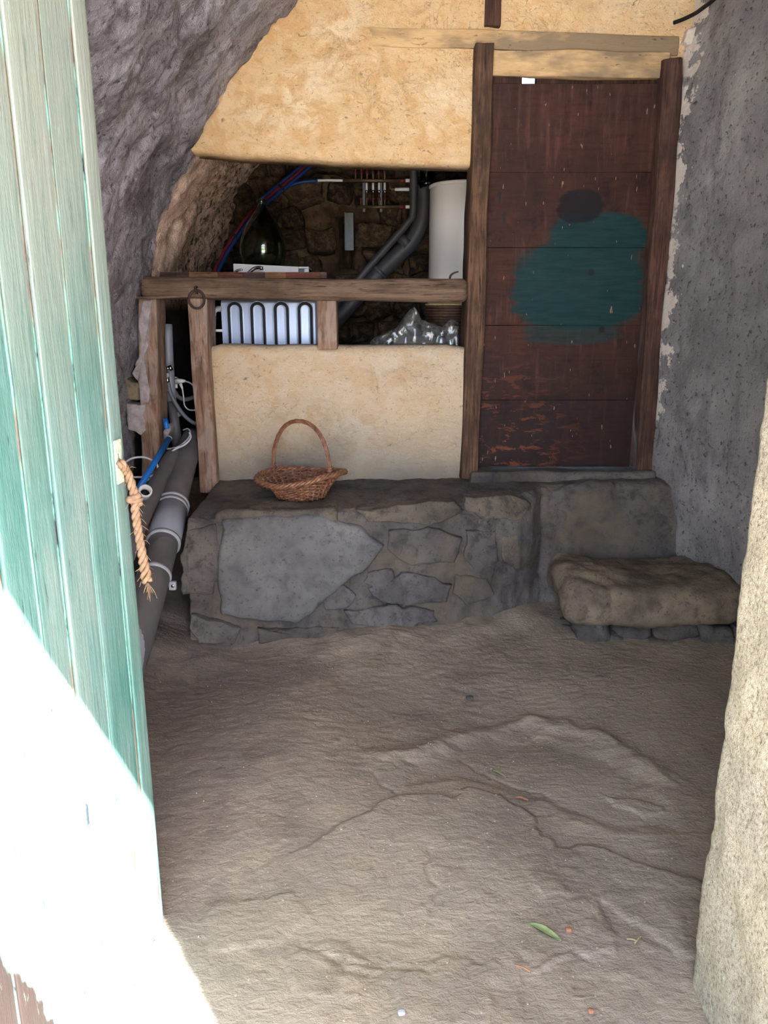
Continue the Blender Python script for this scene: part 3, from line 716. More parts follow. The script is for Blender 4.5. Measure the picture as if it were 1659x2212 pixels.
timber('timber_post', (1.236, 3.74, 0.72), (1.318, 3.96, 2.58), WOODDARK, 'dark timber post between the brown door and right wall', 'post', lean=-0.018, amp=0.008)
timber('timber_lintel', (0.47, 3.777, 2.513), (1.262, 3.822, 2.62), LIMED, 'lime-washed lintel directly above the brown door', 'lintel', tilt=-0.018, amp=0.006)
timber('timber_beam', (-0.32, 3.789, 2.622), (1.30, 3.93, 2.705), LIMED, 'long pale timber across the top, above the lintel', 'beam', tilt=-0.032, amp=0.007, freq=4)
timber('timber_stud', (0.436, 3.778, 2.715), (0.508, 3.93, 3.3), WOODDARK, 'short dark upright stud at the top edge', 'post')
timber('timber_beam', (-1.135, 3.715, 1.562), (0.385, 3.875, 1.660), WOODX, 'thick brown beam with an iron ring, across the opening', 'beam', tilt=-0.013, amp=0.010, r=0.025, freq=4)
timber('timber_post', (-0.922, 3.735, 0.63), (-0.834, 3.93, 1.568), WOODPOST, 'reddish post below the iron ring, left of the plaster panel', 'post', lean=0.0, amp=0.004)
timber('timber_post', (-1.190, 3.735, 0.36), (-1.100, 3.90, 1.568), WOODPOST, 'plaster-stained post left of the dark pipe gap', 'post', lean=0.06, amp=0.006)
timber('timber_post', (-0.320, 3.755, 1.33), (-0.226, 3.90, 1.565), WOODPOST, 'short post between the blue-grey appliance and plastic bag', 'post', amp=0.002)
timber('timber_lath', (-1.19, 3.715, 1.566), (-0.90, 3.80, 1.580), WOODX, 'thin pale lath under the left end of the beam', 'lath', r=0.004, amp=0.002, tilt=0.04)

# ------------------------------------------------------------------ brown door
dx0, dx1 = 0.468, 1.236
d1 = empty('door_1', (dx0, 3.80, 0.752), 'dark red-brown plank door with a brushed teal paint patch', 'door', kind='structure')
zs = [0.752, 1.086, 1.443, 1.797, 2.125, 2.492]
for a, b in zip(zs[:-1], zs[1:]):
    v, f = rbox((dx0 + 0.004, 3.80, a + 0.0006), (dx1 - 0.004, 3.832, b - 0.0006), 0.0018, (0.05, 0.05, 0.05), 0.0012, 9, 2)
    o = mk('board', v, f, BDOOR, d1)
v, f = box((dx0 + 0.02, 3.8335, 0.76), (dx1 - 0.02, 3.86, 2.485), 0.004); mk('back_panel', v, f, WOODDARK, d1)  # added panel that stops daylight at the board joints
for (px, py, h) in ((1079, 425, 0.035), (1089, 469, 0.035)):
    c = aY(px, py, 3.80)
    v, f = lathe([(0.0, -0.0006), (0.0095, -0.0006), (0.0095, 0.0006), (0.0, 0.0006)], (0, 0, 0), 14)
    disc = np.stack([v[:, 0] + c[0], v[:, 2] + c[1] - 0.0045, v[:, 1] + c[2] + 0.012], 1)
    vb, fb = box((c[0] - 0.0055, c[1] - 0.0050, c[2] - 0.030), (c[0] + 0.0055, c[1] - 0.002, c[2] + 0.016))
    vj, fj = join((disc, f), (vb, fb))
    tag(mk('keyhole', vj, fj, BLACK, d1, False), 'black keyhole slot')
for px, py in ((1097, 345), (1108, 505), (1060, 520), (1120, 480)):
    c = aY(px, py, 3.797); v, f = blob(c, (0.012, 0.004, 0.012), seed=px, n=2); mk('nail_head', v, f, IRON, d1)
# dark rebate above the door: closed except for a small gap that lets daylight through
gx0, gx1 = aY(1129, 175, 3.82)[0], aY(1160, 175, 3.82)[0]
v1 = box((0.46, 3.835, 2.47), (gx0, 3.88, 2.54)); v2 = box((gx1, 3.835, 2.47), (1.26, 3.88, 2.54))
tag(mk('door_stop', *v1, WOODDARK, None, False, (0.5, 3.85, 2.47)), 'dark strip above the brown door, left of the light gap', 'door stop')
tag(mk('door_stop', *v2, WOODDARK, None, False, (1.0, 3.85, 2.47)), 'dark strip above the brown door, right of the light gap', 'door stop')
# sill
v, f = rbox((0.42, 3.70, 0.66), (1.34, 3.97, 0.745), 0.02, 0.03, 0.006, 10, 3)
tag(mk('door_sill', v, f, LEDGE, None, True, (0.9, 3.8, 0.66)), 'worn grey mortar sill under the brown door', 'sill')

# ------------------------------------------------------------------ back room: stone wall, partition, floor
nx_ = np.r_[np.linspace(-1.6, 0.66, 120)]; nz_ = np.linspace(0.3, 3.4, 120)
A, B = np.meshgrid(nx_, nz_, indexing='ij'); A = A.ravel(); B = B.ravel()
PB = np.stack([A, A * 0, B], 1)
n0 = aY(725, 455, 5.2); n1 = aY(768, 590, 5.2)
rec = sstep(0, 0.05, A - n0[0]) * sstep(0, 0.05, n1[0] - A) * sstep(0, 0.06, B - n1[2]) * sstep(0, 0.06, n0[2] - B)
yb = 5.22 + 0.03 * fbm(PB, 3, 2) + 0.012 * fbm(PB, 12, 3) + 0.30 * rec
wb = tag(mk('wall_back', np.stack([A, yb, B], 1), gridfaces(len(nx_), len(nz_)), MORTAR), 'dark rubble stone wall at the back of the utility room', 'wall', kind='structure')
smesh = []
for k in range(7):
    v, f = blob((0, 0, 0), (1, 1, 1), seed=k * 5 + 1, n=5, amp=0.30, r=0.45)
    me = bpy.data.meshes.new('stone'); me.from_pydata([tuple(q) for q in v], [], [tuple(q) for q in f]); me.materials.append(DARKST if k % 3 else MORTAR)
    me.polygons.foreach_set('use_smooth', [True] * len(me.polygons)); smesh.append(me)
rows_z = 1.0; r2 = random.Random(11)
while rows_z < 2.75:
    hgt = r2.uniform(0.10, 0.19); x = -1.25 + r2.uniform(0, 0.1)
    while x < 0.6:
        w = r2.uniform(0.12, 0.30); cx_, cz_ = x + w / 2, rows_z + hgt / 2 + r2.uniform(-0.02, 0.02)
        if not (n0[0] - 0.07 < cx_ < n1[0] + 0.07 and n1[2] - 0.05 < cz_ < n0[2] + 0.05) and cx_ + w / 2 < 0.64:
            o = bpy.data.objects.new('stone', r2.choice(smesh)); C.objects.link(o); o.parent = wb
            o.location = (cx_, 5.20 + r2.uniform(-0.02, 0.02), cz_); o.scale = (w * 0.92, r2.uniform(0.10, 0.2), hgt * 0.95); o.rotation_euler = (0, r2.uniform(-0.25, 0.25), 0)
        x += w
    rows_z += hgt
v, f = rbox((0.66, 4.24, 0.4), (0.685, 5.3, 3.5), 0.005, 0.1, 0.003, 8, 2)
tag(mk('wall_partition', v, f, MORTAR), 'dark side wall of the utility room behind the white tank', 'wall', kind='structure')
v, f = rbox((0.66, 3.90, 0.4), (0.675, 4.27, 3.5), 0.004, 0.1, 0.002, 8, 2); v = rot(v, -0.36, 2, np.array([0.665, 4.26, 0]))
tag(mk('wall_partition_end', v, f, MORTAR), 'slanting end of the utility room side wall behind the tall post', 'wall', kind='structure')
v, f = rbox((-1.5, 3.96, 0.4), (0.66, 5.3, 0.655), 0.02, 0.08, 0.008, 8, 3)
tag(mk('floor_back', v, f, MORTAR), 'dark earth floor of the utility room', 'floor', kind='structure')

# ------------------------------------------------------------------ stone ledge
def ledge_front(x): return np.interp(x, [-.86, -.69, -.3, -.06, .35, .62, .70, .76, 1.0, 1.8], [3.12, 3.17, 3.215, 3.25, 3.33, 3.42, 3.50, 3.60, 3.61, 3.58])
def ledge_top(x): return np.interp(x, [-.86, -.4, .35, .7, 1.4], [.655, .668, .672, .69, .715])
def ledge_base(x): return np.interp(x, [-.9, -.65, -.26, .15, .47, .7, 1.0, 1.8], [2.98, 3.03, 3.12, 3.215, 3.32, 3.45, 3.55, 3.52])
lx = np.arange(-0.83, 1.62, 0.0085)
tt = np.r_[np.linspace(0, 1, 46), np.linspace(1, 2, 16)[1:], np.linspace(2, 3, 74)[1:]]
LX, T = np.meshgrid(lx, tt, indexing='ij'); LX = LX.ravel(); T = T.ravel()
yfr, zto, yba = ledge_front(LX), ledge_top(LX), ledge_base(LX); RR = 0.045
ang = np.clip(T - 1, 0, 1) * math.pi / 2
zf = -0.03 + np.clip(T, 0, 1) * (zto - RR + 0.03)
Yl = np.where(T <= 1, yba + (yfr - yba) * np.clip(T, 0, 1) ** 0.8, np.where(T <= 2, yfr + RR * (1 - np.cos(ang)), yfr + RR + (np.clip(T - 2, 0, 1)) * (3.93 - yfr - RR)))
Zl = np.where(T <= 1, zf, np.where(T <= 2, zto - RR + RR * np.sin(ang), zto + 0.03 * np.clip(T - 2, 0, 1)))
PL = np.stack([LX, Yl, Zl], 1)
dn = 0.022 * fbm(PL, 4, 2, off=12) + 0.012 * fbm(PL, 13, 3, off=22) + 0.004 * fbm(PL, 45, 2, off=32)
ny = np.where(T <= 1, -1.0, np.where(T <= 2, -np.cos(ang), -0.1)); nzz = np.where(T <= 1, 0.15, np.where(T <= 2, np.sin(ang), 1.0))
fade = np.where(T > 2, 0.45 + 0.0 * T, 1.0)
PL[:, 1] += ny * dn * fade; PL[:, 2] += nzz * dn * fade * np.where(T > 2, 0.7, 1)
lf = gridfaces(len(lx), len(tt))
ncol = len(tt)
capv = np.stack([np.full(ncol, lx[0]), np.full(ncol, 3.93), PL[:ncol, 2] * 0 - 0.03], 1)[:1]
endf = [(k, k + 1, len(PL)) for k in range(ncol - 1)]
led = empty('stone_ledge', (0.3, 3.5, -0.03), 'long raised stone and mortar ledge along the far wall', 'ledge')
mk('masonry', np.concatenate([PL, capv]), [tuple(q) for q in lf] + endf, LEDGE, led)
def yface(X, Z):
    t = np.clip(Z / 0.64, 0, 1); return ledge_base(X) + (ledge_front(X) - ledge_base(X)) * t ** 0.8
def ledge_outline(pts):
    out = []
    for a, b in pts:
        Y = 3.2
        for _ in range(6):
            q = aY(a, b, Y); Y = float(yface(np.array([q[0]]), np.array([q[2]]))[0]) - 0.02
        out.append((q[0], q[2]))
    return out
for k_, (pts, dpt, mt, am) in enumerate((
    ([(482, 1128), (560, 1118), (680, 1112), (780, 1140), (828, 1185), (800, 1225), (740, 1265), (690, 1310), (640, 1346), (560, 1345), (476, 1332), (468, 1240)], 0.030, SLAB, 0.007),
    ([(402, 1150), (466, 1135), (470, 1200), (462, 1285), (395, 1290), (385, 1215)], 0.020, LEDGE, 0.008),
    ([(835, 1250), (900, 1238), (975, 1268), (968, 1300), (880, 1312), (820, 1300), (795, 1275)], 0.018, SLAB2, 0.010),
    ([(795, 1240), (850, 1232), (855, 1262), (810, 1275), (785, 1262)], 0.014, SLAB2, 0.008),
    ([(745, 1325), (840, 1310), (940, 1322), (945, 1345), (850, 1362), (760, 1352)], 0.018, SLAB2, 0.009),
    ([(770, 1105), (870, 1092), (985, 1082), (1005, 1108), (930, 1138), (800, 1130)], 0.016, LEDGEB, 0.010),
    ([(1010, 1078), (1100, 1072), (1150, 1085), (1152, 1110), (1120, 1125), (1040, 1122), (1005, 1105)], 0.020, LEDGEB, 0.010),
    ([(840, 1150), (940, 1140), (1000, 1165), (985, 1215), (880, 1225), (835, 1190)], 0.014, LEDGE, 0.012),
    ([(1085, 1165), (1130, 1150), (1165, 1175), (1158, 1225), (1110, 1235), (1082, 1205)], 0.016, LEDGEB, 0.010),
    ([(1010, 1150), (1070, 1150), (1078, 1215), (1035, 1240), (1000, 1205)], 0.016, LEDGE, 0.010),
    ([(412, 1330), (465, 1345), (520, 1362), (500, 1395), (430, 1392), (405, 1360)], 0.012, SLAB2, 0.008),
    ([(560, 1362), (650, 1358), (735, 1362), (720, 1385), (640, 1396), (560, 1392)], 0.02, LEDGE, 0.008),
    ([(690, 1290), (735, 1270), (770, 1290), (750, 1318), (700, 1322)], 0.014, SLAB2, 0.006),
    ([(985, 1245), (1050, 1250), (1070, 1290), (1010, 1310), (980, 1285)], 0.018, LEDGE, 0.009),
)):
    vf = relief_stone(ledge_outline(pts), yface, dpt if k_ == 0 else dpt * 0.6, seed=pts[0][0] * 0.37, amp=am, back=0.07, n=6); mk('stone', *vf, mt, led)
# capstones along the lip
for (x0, x1, w) in ((-0.72, -0.20, 0.10),):
    v, f = rbox((x0, 3.17, 0.60), (x1, 3.36, 0.682), 0.022, 0.02, 0.008, 14, 3)
    v[:, 1] += (v[:, 0] - x0) * 0.09; mk('capstone', v, f, LEDGEB, led)

# step stone on the right
stp = empty('stone_step', (1.17, 3.35, 0.0), 'worn step of one thick slab on rubble below the brown door', 'step')
v, f = rbox((0.80, 3.10, 0.175), (1.57, 3.58, 0.362), 0.07, 0.016, 0.022, 6, 4, seedoff=4.0)
v[:, 1] += np.maximum(0, 0.95 - v[:, 0]) * 0.5; v[:, 2] += (v[:, 1] - 3.3) * 0.06
mk('slab', v, f, BROWNST, stp)
r3 = random.Random(5); x = 0.86
while x < 1.6:
    w = r3.uniform(0.10, 0.2)
    v, f = blob((x + w / 2, 3.27 + r3.uniform(-0.05, 0.03), 0.10 + r3.uniform(-0.015, 0.02)), (w * 1.05, 0.26, r3.uniform(0.12, 0.17)), seed=int(x * 50), n=8, amp=0.22); mk('stone', v, f, LEDGE, stp)
    x += w
for x, y, sx in ((0.80, 3.36, 0.2), (1.0, 3.22, 0.14), (1.22, 3.20, 0.16), (1.42, 3.22, 0.18)):
    v, f = blob((x, y, 0.055), (sx, 0.16, 0.12), seed=int(x * 77), n=7, amp=0.2); mk('stone', v, f, LEDGE, stp)

# ------------------------------------------------------------------ open green plank door on the left
d2 = empty('door_2', (-0.548, 1.60, 0.0), 'open mint-green plank door with flaking paint and sunlit foot', 'door', kind='structure')
DA = math.atan2(0.05, 0.8)
cuts = [0.0, 0.062, 0.186, 0.308, 0.398, 0.492, 0.602, 0.712, 0.80]
for i, (a, b) in enumerate(zip(cuts[:-1], cuts[1:])):
    # local: u along -y, thickness towards -x
    g = 0.0040
    v, f = rbox((-0.034, -b + g, 0.03), (0.0 - (0.0018 if i % 2 else 0.0), -a - (g if i else 0), 2.16), 0.0025, (0.02, 0.02, 0.03), 0.0012, 10, 2, seedoff=i * 3.0, stretch=(1, 1, 0.2))
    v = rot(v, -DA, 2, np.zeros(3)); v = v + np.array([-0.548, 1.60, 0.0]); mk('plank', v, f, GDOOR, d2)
    if i:
        # raised bead of thick paint beside each joint
        zz = np.linspace(0.04, 2.15, 120); bd = np.stack([np.full_like(zz, -0.0005 - (0.0018 if i % 2 else 0)), -a - 0.0085 + 0.0012 * fbm(np.c_[zz, zz * 0 + i, zz * 0], 8, 2), zz], 1)
        v, f = tube(bd, 0.0026, 6); v = rot(v, -DA, 2, np.zeros(3)) + np.array([-0.548, 1.60, 0.0]); mk('bead', v, f, BEAD, d2)
for z0 in (0.35, 1.7):
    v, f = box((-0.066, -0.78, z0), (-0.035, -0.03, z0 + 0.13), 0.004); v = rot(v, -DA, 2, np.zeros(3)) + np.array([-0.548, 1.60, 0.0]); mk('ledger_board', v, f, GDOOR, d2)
# latch plate
def onx(px, py, off=0.0):
    # point on the door face
    n = np.array([math.cos(DA), -math.sin(DA), 0]); o = np.array([-0.548, 1.60, 0]) + n * off
    d = np.array(ray(px, py)); t = ((o - np.array([0, 0, EYE])) @ n) / (d @ n); return np.array([0, 0, EYE]) + d * t
pc_ = onx(254, 997)
LATCHM = mat_plain('pale_green_latch_metal', (196, 206, 178), 0.5, var=0.15, scale=60)
vb = []
for (y0, y1, z0, z1) in ((-0.015, -0.006, -0.045, 0.045), (0.006, 0.015, -0.045, 0.045), (-0.006, 0.006, 0.018, 0.045), (-0.006, 0.006, -0.045, -0.012)):
    vb.append(box((0.0005, y0, z0), (0.005, y1, z1), 0.0008))
vj, fj = join(*vb); vj = rot(vj, -DA, 2, np.zeros(3)) + pc_
lt = mk('latch_plate', vj, fj, LATCHM, d2, False)
for dz in (0.036, -0.036):
    v, f = blob(pc_ + np.array([0.006, 0, dz]), (0.004, 0.006, 0.006), n=3, amp=0); mk('screw', v, f, LATCHM, lt)
# rope
rp = [onx(258, 1000, 0.004), onx(264, 1004, 0.014)] + [np.array(aY(a, b, 1.585)) for a, b in ((276, 1024), (287, 1056), (291, 1078), (293, 1110), (299, 1150), (306, 1190), (312, 1225), (317, 1256))]
rpc = crom(rp, 8); n = len(rpc)
rope = empty('coir_rope', tuple(rpc[-1]), 'frayed coir rope with a knot hanging from the green door', 'rope')
Tn = np.gradient(rpc, axis=0); Tn /= np.linalg.norm(Tn, axis=1)[:, None]
e1 = np.cross(Tn, np.array([0, 1.0, 0])); e1 /= np.maximum(np.linalg.norm(e1, axis=1), 1e-6)[:, None]; e2 = np.cross(Tn, e1)
sl = np.r_[0, np.cumsum(np.linalg.norm(np.diff(rpc, axis=0), axis=1))]
for k in range(3):
    ph = sl / 0.05 * 2 * math.pi + k * 2.094; spread = 0.0048 + 0.003 * sstep(0.7, 1.0, sl / sl[-1])
    pts = rpc + (np.cos(ph) * spread)[:, None] * e1 + (np.sin(ph) * spread)[:, None] * e2
    v, f = tube(pts, 0.0052, 7); mk('strand', v, f, ROPE, rope)
kc = np.array(aY(290, 1079, 1.585)); a = np.linspace(0, 4 * math.pi, 40)
kn = np.stack([kc[0] + 0.011 * np.cos(a), kc[1] + 0.011 * np.sin(a), kc[2] + 0.010 * (a / 6.28 - 1) + 0.004 * np.sin(a * 0.5)], 1)
v, f = tube(kn, 0.0065, 8); mk('knot', v, f, ROPE, rope)
fv = []
for k in range(46):
    i = rng.choice(list(range(6, n)) + [n - 1] * 24); p = rpc[i]; L = rng.uniform(0.012, 0.03)
    dr = np.array([rng.uniform(-1, 1.2), rng.uniform(-1, 1), rng.uniform(-1.2, 0.4)]); dr = dr / np.linalg.norm(dr)
    if i == n - 1: dr = np.array([rng.uniform(-.35, .8), rng.uniform(-.4, .4), -1.0]); dr /= np.linalg.norm(dr); L *= 1.4
    fv.append(tube([p + dr * 0.003, p + dr * L * 0.6, p + dr * L + np.array([rng.uniform(-.006, .006), 0, -0.006])], 0.0005, 4))
vj, fj = join(*fv); o = mk('frayed_fibres', vj, fj, ROPE, rope); o['kind'] = 'stuff'

# ------------------------------------------------------------------ wicker basket
bc = np.array([-0.379, 3.435, 0.682])
bk = empty('wicker_basket', tuple(bc), 'brown wicker basket with tall arched handle on the stone ledge', 'basket')
RA = -0.60
def brad(th, t):
    rim = 0.178 * (1 + 0.05 * np.cos(2 * (th - 0.1)) + 0.03 * np.cos(4 * th)); base = 0.096 + 0.012 * np.cos(th) ** 2
    return base + (rim - base) * (0.62 * t + 0.38 * t * t)
def bz(th, t): return (0.100 + 0.014 * np.cos(2 * (th - RA)) + 0.012 * np.cos(th)) * t ** 0.85 + 0.004
def bpt(th, t, dr=0.0):
    r = brad(th, t) + dr; return np.stack([bc[0] + r * np.cos(th), bc[1] + r * np.sin(th), bc[2] + bz(th, t)], -1)
NS = 26
for k in range(NS):
    th = 2 * math.pi * k / NS; t = np.linspace(0, 1, 8); v, f = tube(bpt(np.full(8, th), t, 0.001), 0.0058, 7); mk('stake', v, f, WICKER, bk)
NR = 13
for j in range(NR):
    t0 = (j + 0.7) / (NR + 0.6); th = np.linspace(0, 2 * math.pi, NS * 4, endpoint=False)
    wv = 0.0058 * np.cos(th * NS / 2 + (math.pi if j % 2 else 0))
    P = bpt(th, np.full_like(th, t0), wv); v, f = tube(P, 0.0036, 6, closed=True); mk('weaver', v, f, WICKER, bk)
# base
th = np.linspace(0, 2 * math.pi, 40, endpoint=False)
v = np.concatenate([bpt(th, np.full(40, 0.0), 0.003), [[bc[0], bc[1], bc[2] + 0.004]]]); mk('base', v, [(i, (i + 1) % 40, 40) for i in range(40)], WICKER, bk)
# braided rim
for k in range(4):
    th = np.linspace(0, 2 * math.pi, 220, endpoint=False); ph = th * 11 + k * math.pi / 2
    c_ = bpt(th, np.full_like(th, 1.0), 0.006 + 0.010 * np.cos(ph)); c_[:, 2] += 0.007 * np.sin(ph) - 0.002
    v, f = tube(c_, 0.0074, 6, closed=True); mk('rim_braid', v, f, WICKER, bk)
# handle
hA = bpt(np.array([RA]), np.array([1.0]), -0.008)[0]; hB = bpt(np.array([RA + math.pi]), np.array([1.0]), -0.008)[0]
t = np.linspace(0, 1, 90); ca = np.cos(math.pi * t); sa = np.sin(math.pi * t)
mid = (hA + hB) / 2; half = (hA - hB) / 2; bulge = 1.0 + 0.0 * sa
H_ = mid + np.outer(np.sign(ca) * np.abs(ca) ** 0.9, half); H_[:, 2] = (hA[2] + (hB[2] - hA[2]) * t) + 0.232 * sa ** 0.92
H0 = np.concatenate([[hA + np.array([0, 0, -0.04])], H_, [hB + np.array([0, 0, -0.04])]])
Tn = np.gradient(H0, axis=0); Tn /= np.linalg.norm(Tn, axis=1)[:, None]
pn = np.cross(half / np.linalg.norm(half), np.array([0, 0, 1.0])); e1 = np.tile(pn, (len(H0), 1)); e2 = np.cross(Tn, e1)
sl = np.r_[0, np.cumsum(np.linalg.norm(np.diff(H0, axis=0), axis=1))]
for k in range(5):
    ph = sl / 0.20 * 2 * math.pi + k * 2 * math.pi / 5
    v, f = tube(H0 + (0.0058 * np.cos(ph))[:, None] * e1 + (0.0058 * np.sin(ph))[:, None] * e2, 0.0042, 6); mk('handle_strand', v, f, WICKER, bk)
for hp in (hA, hB):
    a = np.linspace(0, 6 * math.pi, 60); v, f = tube(np.stack([hp[0] + 0.0125 * np.cos(a), hp[1] + 0.0125 * np.sin(a), hp[2] - 0.008 + 0.040 * a / a[-1]], 1), 0.0035, 6); mk('handle_binding', v, f, WICKER, bk)

# ------------------------------------------------------------------ big grey drain pipe and its neighbours
bp = [(-0.99, 3.98, 0.865), aY(397, 1000, 3.70), aY(351, 1180, 3.08), aY(318, 1300, 2.76), aY(276, 1440, 2.48), aY(235, 1560, 2.25)]
bp = np.array(bp)
pipe = empty('drain_pipe', (-0.85, 2.6, 0.05), 'large grey drain pipe sloping down beside the ledge', 'pipe')
v, f = tube(bp, 0.062, 32, sm=6); mk('pipe_run', v, f, DARKPVC, pipe)
def onpipe(t):
    L = np.r_[0, np.cumsum(np.linalg.norm(np.diff(bp, axis=0), axis=1))]; s = t * L[-1]
    return np.array([np.interp(s, L, bp[:, i]) for i in range(3)])
def tnear(py):
    best = None
    for t in np.linspace(0, 1, 400):
        p = onpipe(t); d = p - np.array([0, 0, EYE]); zc = d[1] * CP - d[2] * SP; yy = CY - FPX * (d[1] * SP + d[2] * CP) / zc
        if best is None or abs(yy - py) < best[0]: best = (abs(yy - py), t)
    return best[1]
t1, t2, t3, t4 = tnear(1092), tnear(1172), tnear(1245), 1.0
v, f = tube([onpipe(t1), onpipe(t2)], 0.070, 32); mk('coupling', v, f, GREYPVC, pipe)
v, f = tube([onpipe(t2 - 0.001), onpipe(t4)], 0.0635, 32); mk('pipe_run', v, f, GREYPVC, pipe)
for t_, r_ in ((t1, 0.074), (t1 + 0.016, 0.0725), (t2, 0.0725)):
    v, f = tube([onpipe(t_ - 0.004), onpipe(t_ + 0.005)], r_, 32); mk('collar_ring', v, f, PALEPVC if r_ > .0722 else GREYPVC, pipe)
v, f = tube([onpipe(t3 - 0.006), onpipe(t3 + 0.006)], 0.068, 32); cl = mk('clamp', v, f, PALEPVC, pipe)
q = onpipe(t3); v, f = box(q + np.array([0.058, -0.014, -0.055]), q + np.array([0.086, 0.006, -0.02]), 0.003); mk('clamp_lug', v, f, PALEPVC, cl)
v, f = blob(q + np.array([0.075, -0.016, -0.036]), (0.012, 0.006, 0.012), n=3, amp=0); mk('clamp_bolt', v, f, CHROME, cl)
# darker pipe behind
dp = [(-1.03, 3.97, 0.70), np.array(aY(378, 985, 3.72)), np.array(aY(345, 1040, 3.45)), np.array(aY(308, 1108, 3.15)), np.array(aY(270, 1200, 2.85))]
thing('waste_pipe', tube(dp, 0.040, 24, sm=6), DARKPVC, 'dusty dark pipe running left of the large drain pipe', 'pipe')
# blue pipe with cut end
b0, b1 = np.array(aY(365, 948, 3.66)), np.array(aY(297, 1060, 3.28))
blp = empty('water_pipe', tuple(b1), 'bright blue water pipe with a cut lower end', 'pipe')
v, f = tube([b0, b1], 0.0135, 16); mk('pipe_run', v, f, BLUEP, blp)
v, f = ringtube(b0 + (b0 - b1) * 0.0, b0 + (b0 - b1) / np.linalg.norm(b0 - b1) * 0.008, 0.0145, 0.009); mk('cut_rim', v, f, PALEPVC, blp)
v, f = tube([aY(357, 905, 3.72), aY(361, 927, 3.70)], 0.012, 12)
thing('water_pipe', (v, f), BLUEP, 'short blue pipe stub beside the left post', 'pipe')
vf = relief_stone([(aY(a, b, 3.74)[0], aY(a, b, 3.74)[2]) for a, b in ((358, 928), (368, 912), (374, 930), (366, 945), (357, 947))], lambda X, Z: np.full_like(X, 3.72), 0.02, amp=0.004)
thing('mortar_lump', vf, mat_plain('grey_mortar_lump', (140, 134, 136), 0.95, var=0.2, scale=50, bump=0.4), 'grey mortar lump between the blue pipe ends', 'mortar')
# two white coupling rings
for (px, py, rr, lab) in ((314, 1061, 0.028, 'larger white pipe fitting with an open end, below the blue pipe'), (297, 1077, 0.024, 'smaller white pipe fitting beside the rope knot')):
    c = np.array(aY(px, py, 3.12)); dr = np.array([0.35, -0.75, 0.55]); dr /= np.linalg.norm(dr)
    fi = empty('pipe_fitting', tuple(c - dr * 0.05), lab, 'fitting')
    v, f = ringtube(c - dr * 0.05, c, rr * 0.86, rr * 0.72, 24); mk('body', v, f, WHITEP, fi)
    v, f = ringtube(c - dr * 0.01, c + dr * 0.006, rr, rr * 0.74, 24); mk('rim', v, f, WHITEP, fi)
    v, f = cyl(c - dr * 0.045, c - dr * 0.035, rr * 0.73, 20); mk('inner_seal', v, f, BLACK, fi)
# white cables
def cable(name, pts, r, mat, label, cat='cable', depth=3.6, sides=8):
    P = [np.array(aY(p[0], p[1], p[2] if len(p) > 2 else depth)) for p in pts]
    return thing(name, tube(P, r, sides, sm=6), mat, label, cat)
cable('white_cable', [(262, 1008, 3.45), (283, 991, 3.45), (312, 988, 3.48), (336, 1000, 3.52), (340, 1016, 3.5), (325, 1029, 3.46), (285, 1031, 3.45), (255, 1034, 3.4)], 0.0048, WHITECABLE, 'white cable loop crossing behind the blue pipe')
cable('white_cable', [(409, 934, 3.76), (412, 945, 3.74), (400, 960, 3.70), (372, 975, 3.66), (362, 1003, 3.6), (350, 1024, 3.55), (322, 1036, 3.46), (302, 1042, 3.4)], 0.0048, WHITECABLE, 'white cable snaking down between the pipes')
cable('white_cable', [(396, 929, 3.9), (406, 926, 3.85), (411, 935, 3.8), (404, 950, 3.78), (385, 965, 3.75), (361, 970, 3.72)], 0.0036, WHITECABLE, 'thin white cable curling at the gap behind the drain pipe')
# inside the gap on the left
gp = empty('soil_pipe', tuple(aY(380, 965, 4.02)), 'upright grey pipe inside the narrow dark gap', 'pipe')
v, f = tube([aY(362, 700, 4.05), aY(366, 800, 4.05), aY(372, 870, 4.05)], 0.024, 18, sm=4); mk('upper_run', v, f, GREYPVC, gp)
v, f = tube([aY(372, 868, 4.05), aY(384, 968, 4.0)], 0.026, 18); mk('lower_run', v, f, DARKPVC, gp)
v, f = tube([aY(378, 890, 4.05), aY(380, 900, 4.05)], 0.030, 18); mk('collar', v, f, GREYPVC, gp)
tp = empty('tap', tuple(aY(360, 815, 3.98)), 'small chrome stop tap beside the left post', 'tap')
v, f = tube([aY(353, 797, 3.98), aY(369, 794, 3.98)], 0.009, 12); mk('valve_body', v, f, CHROME, tp)
v, f = tube([aY(365, 790, 3.965), aY(371, 800, 3.965)], 0.010, 12); mk('knob', v, f, CHROME, tp)
v, f = tube([aY(358, 797, 3.98), aY(360, 812, 3.98)], 0.006, 10); mk('outlet', v, f, CHROME, tp)
v, f = tube([aY(360, 806, 3.98), aY(361, 815, 3.98)], 0.016, 12); mk('nut', v, f, PALEPVC, tp)
hs = empty('supply_hose', tuple(aY(420, 925, 3.98)), 'grey supply hose curving down from the chrome tap', 'hose')
v, f = tube([aY(361, 815, 3.98), aY(363, 828, 3.98)], 0.0105, 12); mk('ferrule', v, f, CHROME, hs)
v, f = tube([aY(a, b, 3.98) for a, b in ((363, 826), (369, 850), (381, 874), (395, 894), (410, 908), (424, 916))], 0.0105, 12, sm=6); mk('hose_run', v, f, HOSE, hs)
pl_ = empty('wall_plug', tuple(aY(378, 833, 4.12)), 'white plugs in a socket inside the dark gap', 'plug')
v, f = box(aY(373, 838, 4.14), tuple(np.array(aY(379, 815, 4.10)) + np.array([0, 0.03, 0])), 0.002); mk('socket', v, f, WHITEP, pl_)
v, f = tube([aY(380, 823, 4.11), aY(400, 823, 4.09)], [0.017, 0.007], 10); mk('plug', v, f, WHITEP, pl_)
v, f = tube([aY(390, 829, 4.1), aY(394, 840, 4.09)], [0.009, 0.005], 8); mk('plug', v, f, WHITEP, pl_)
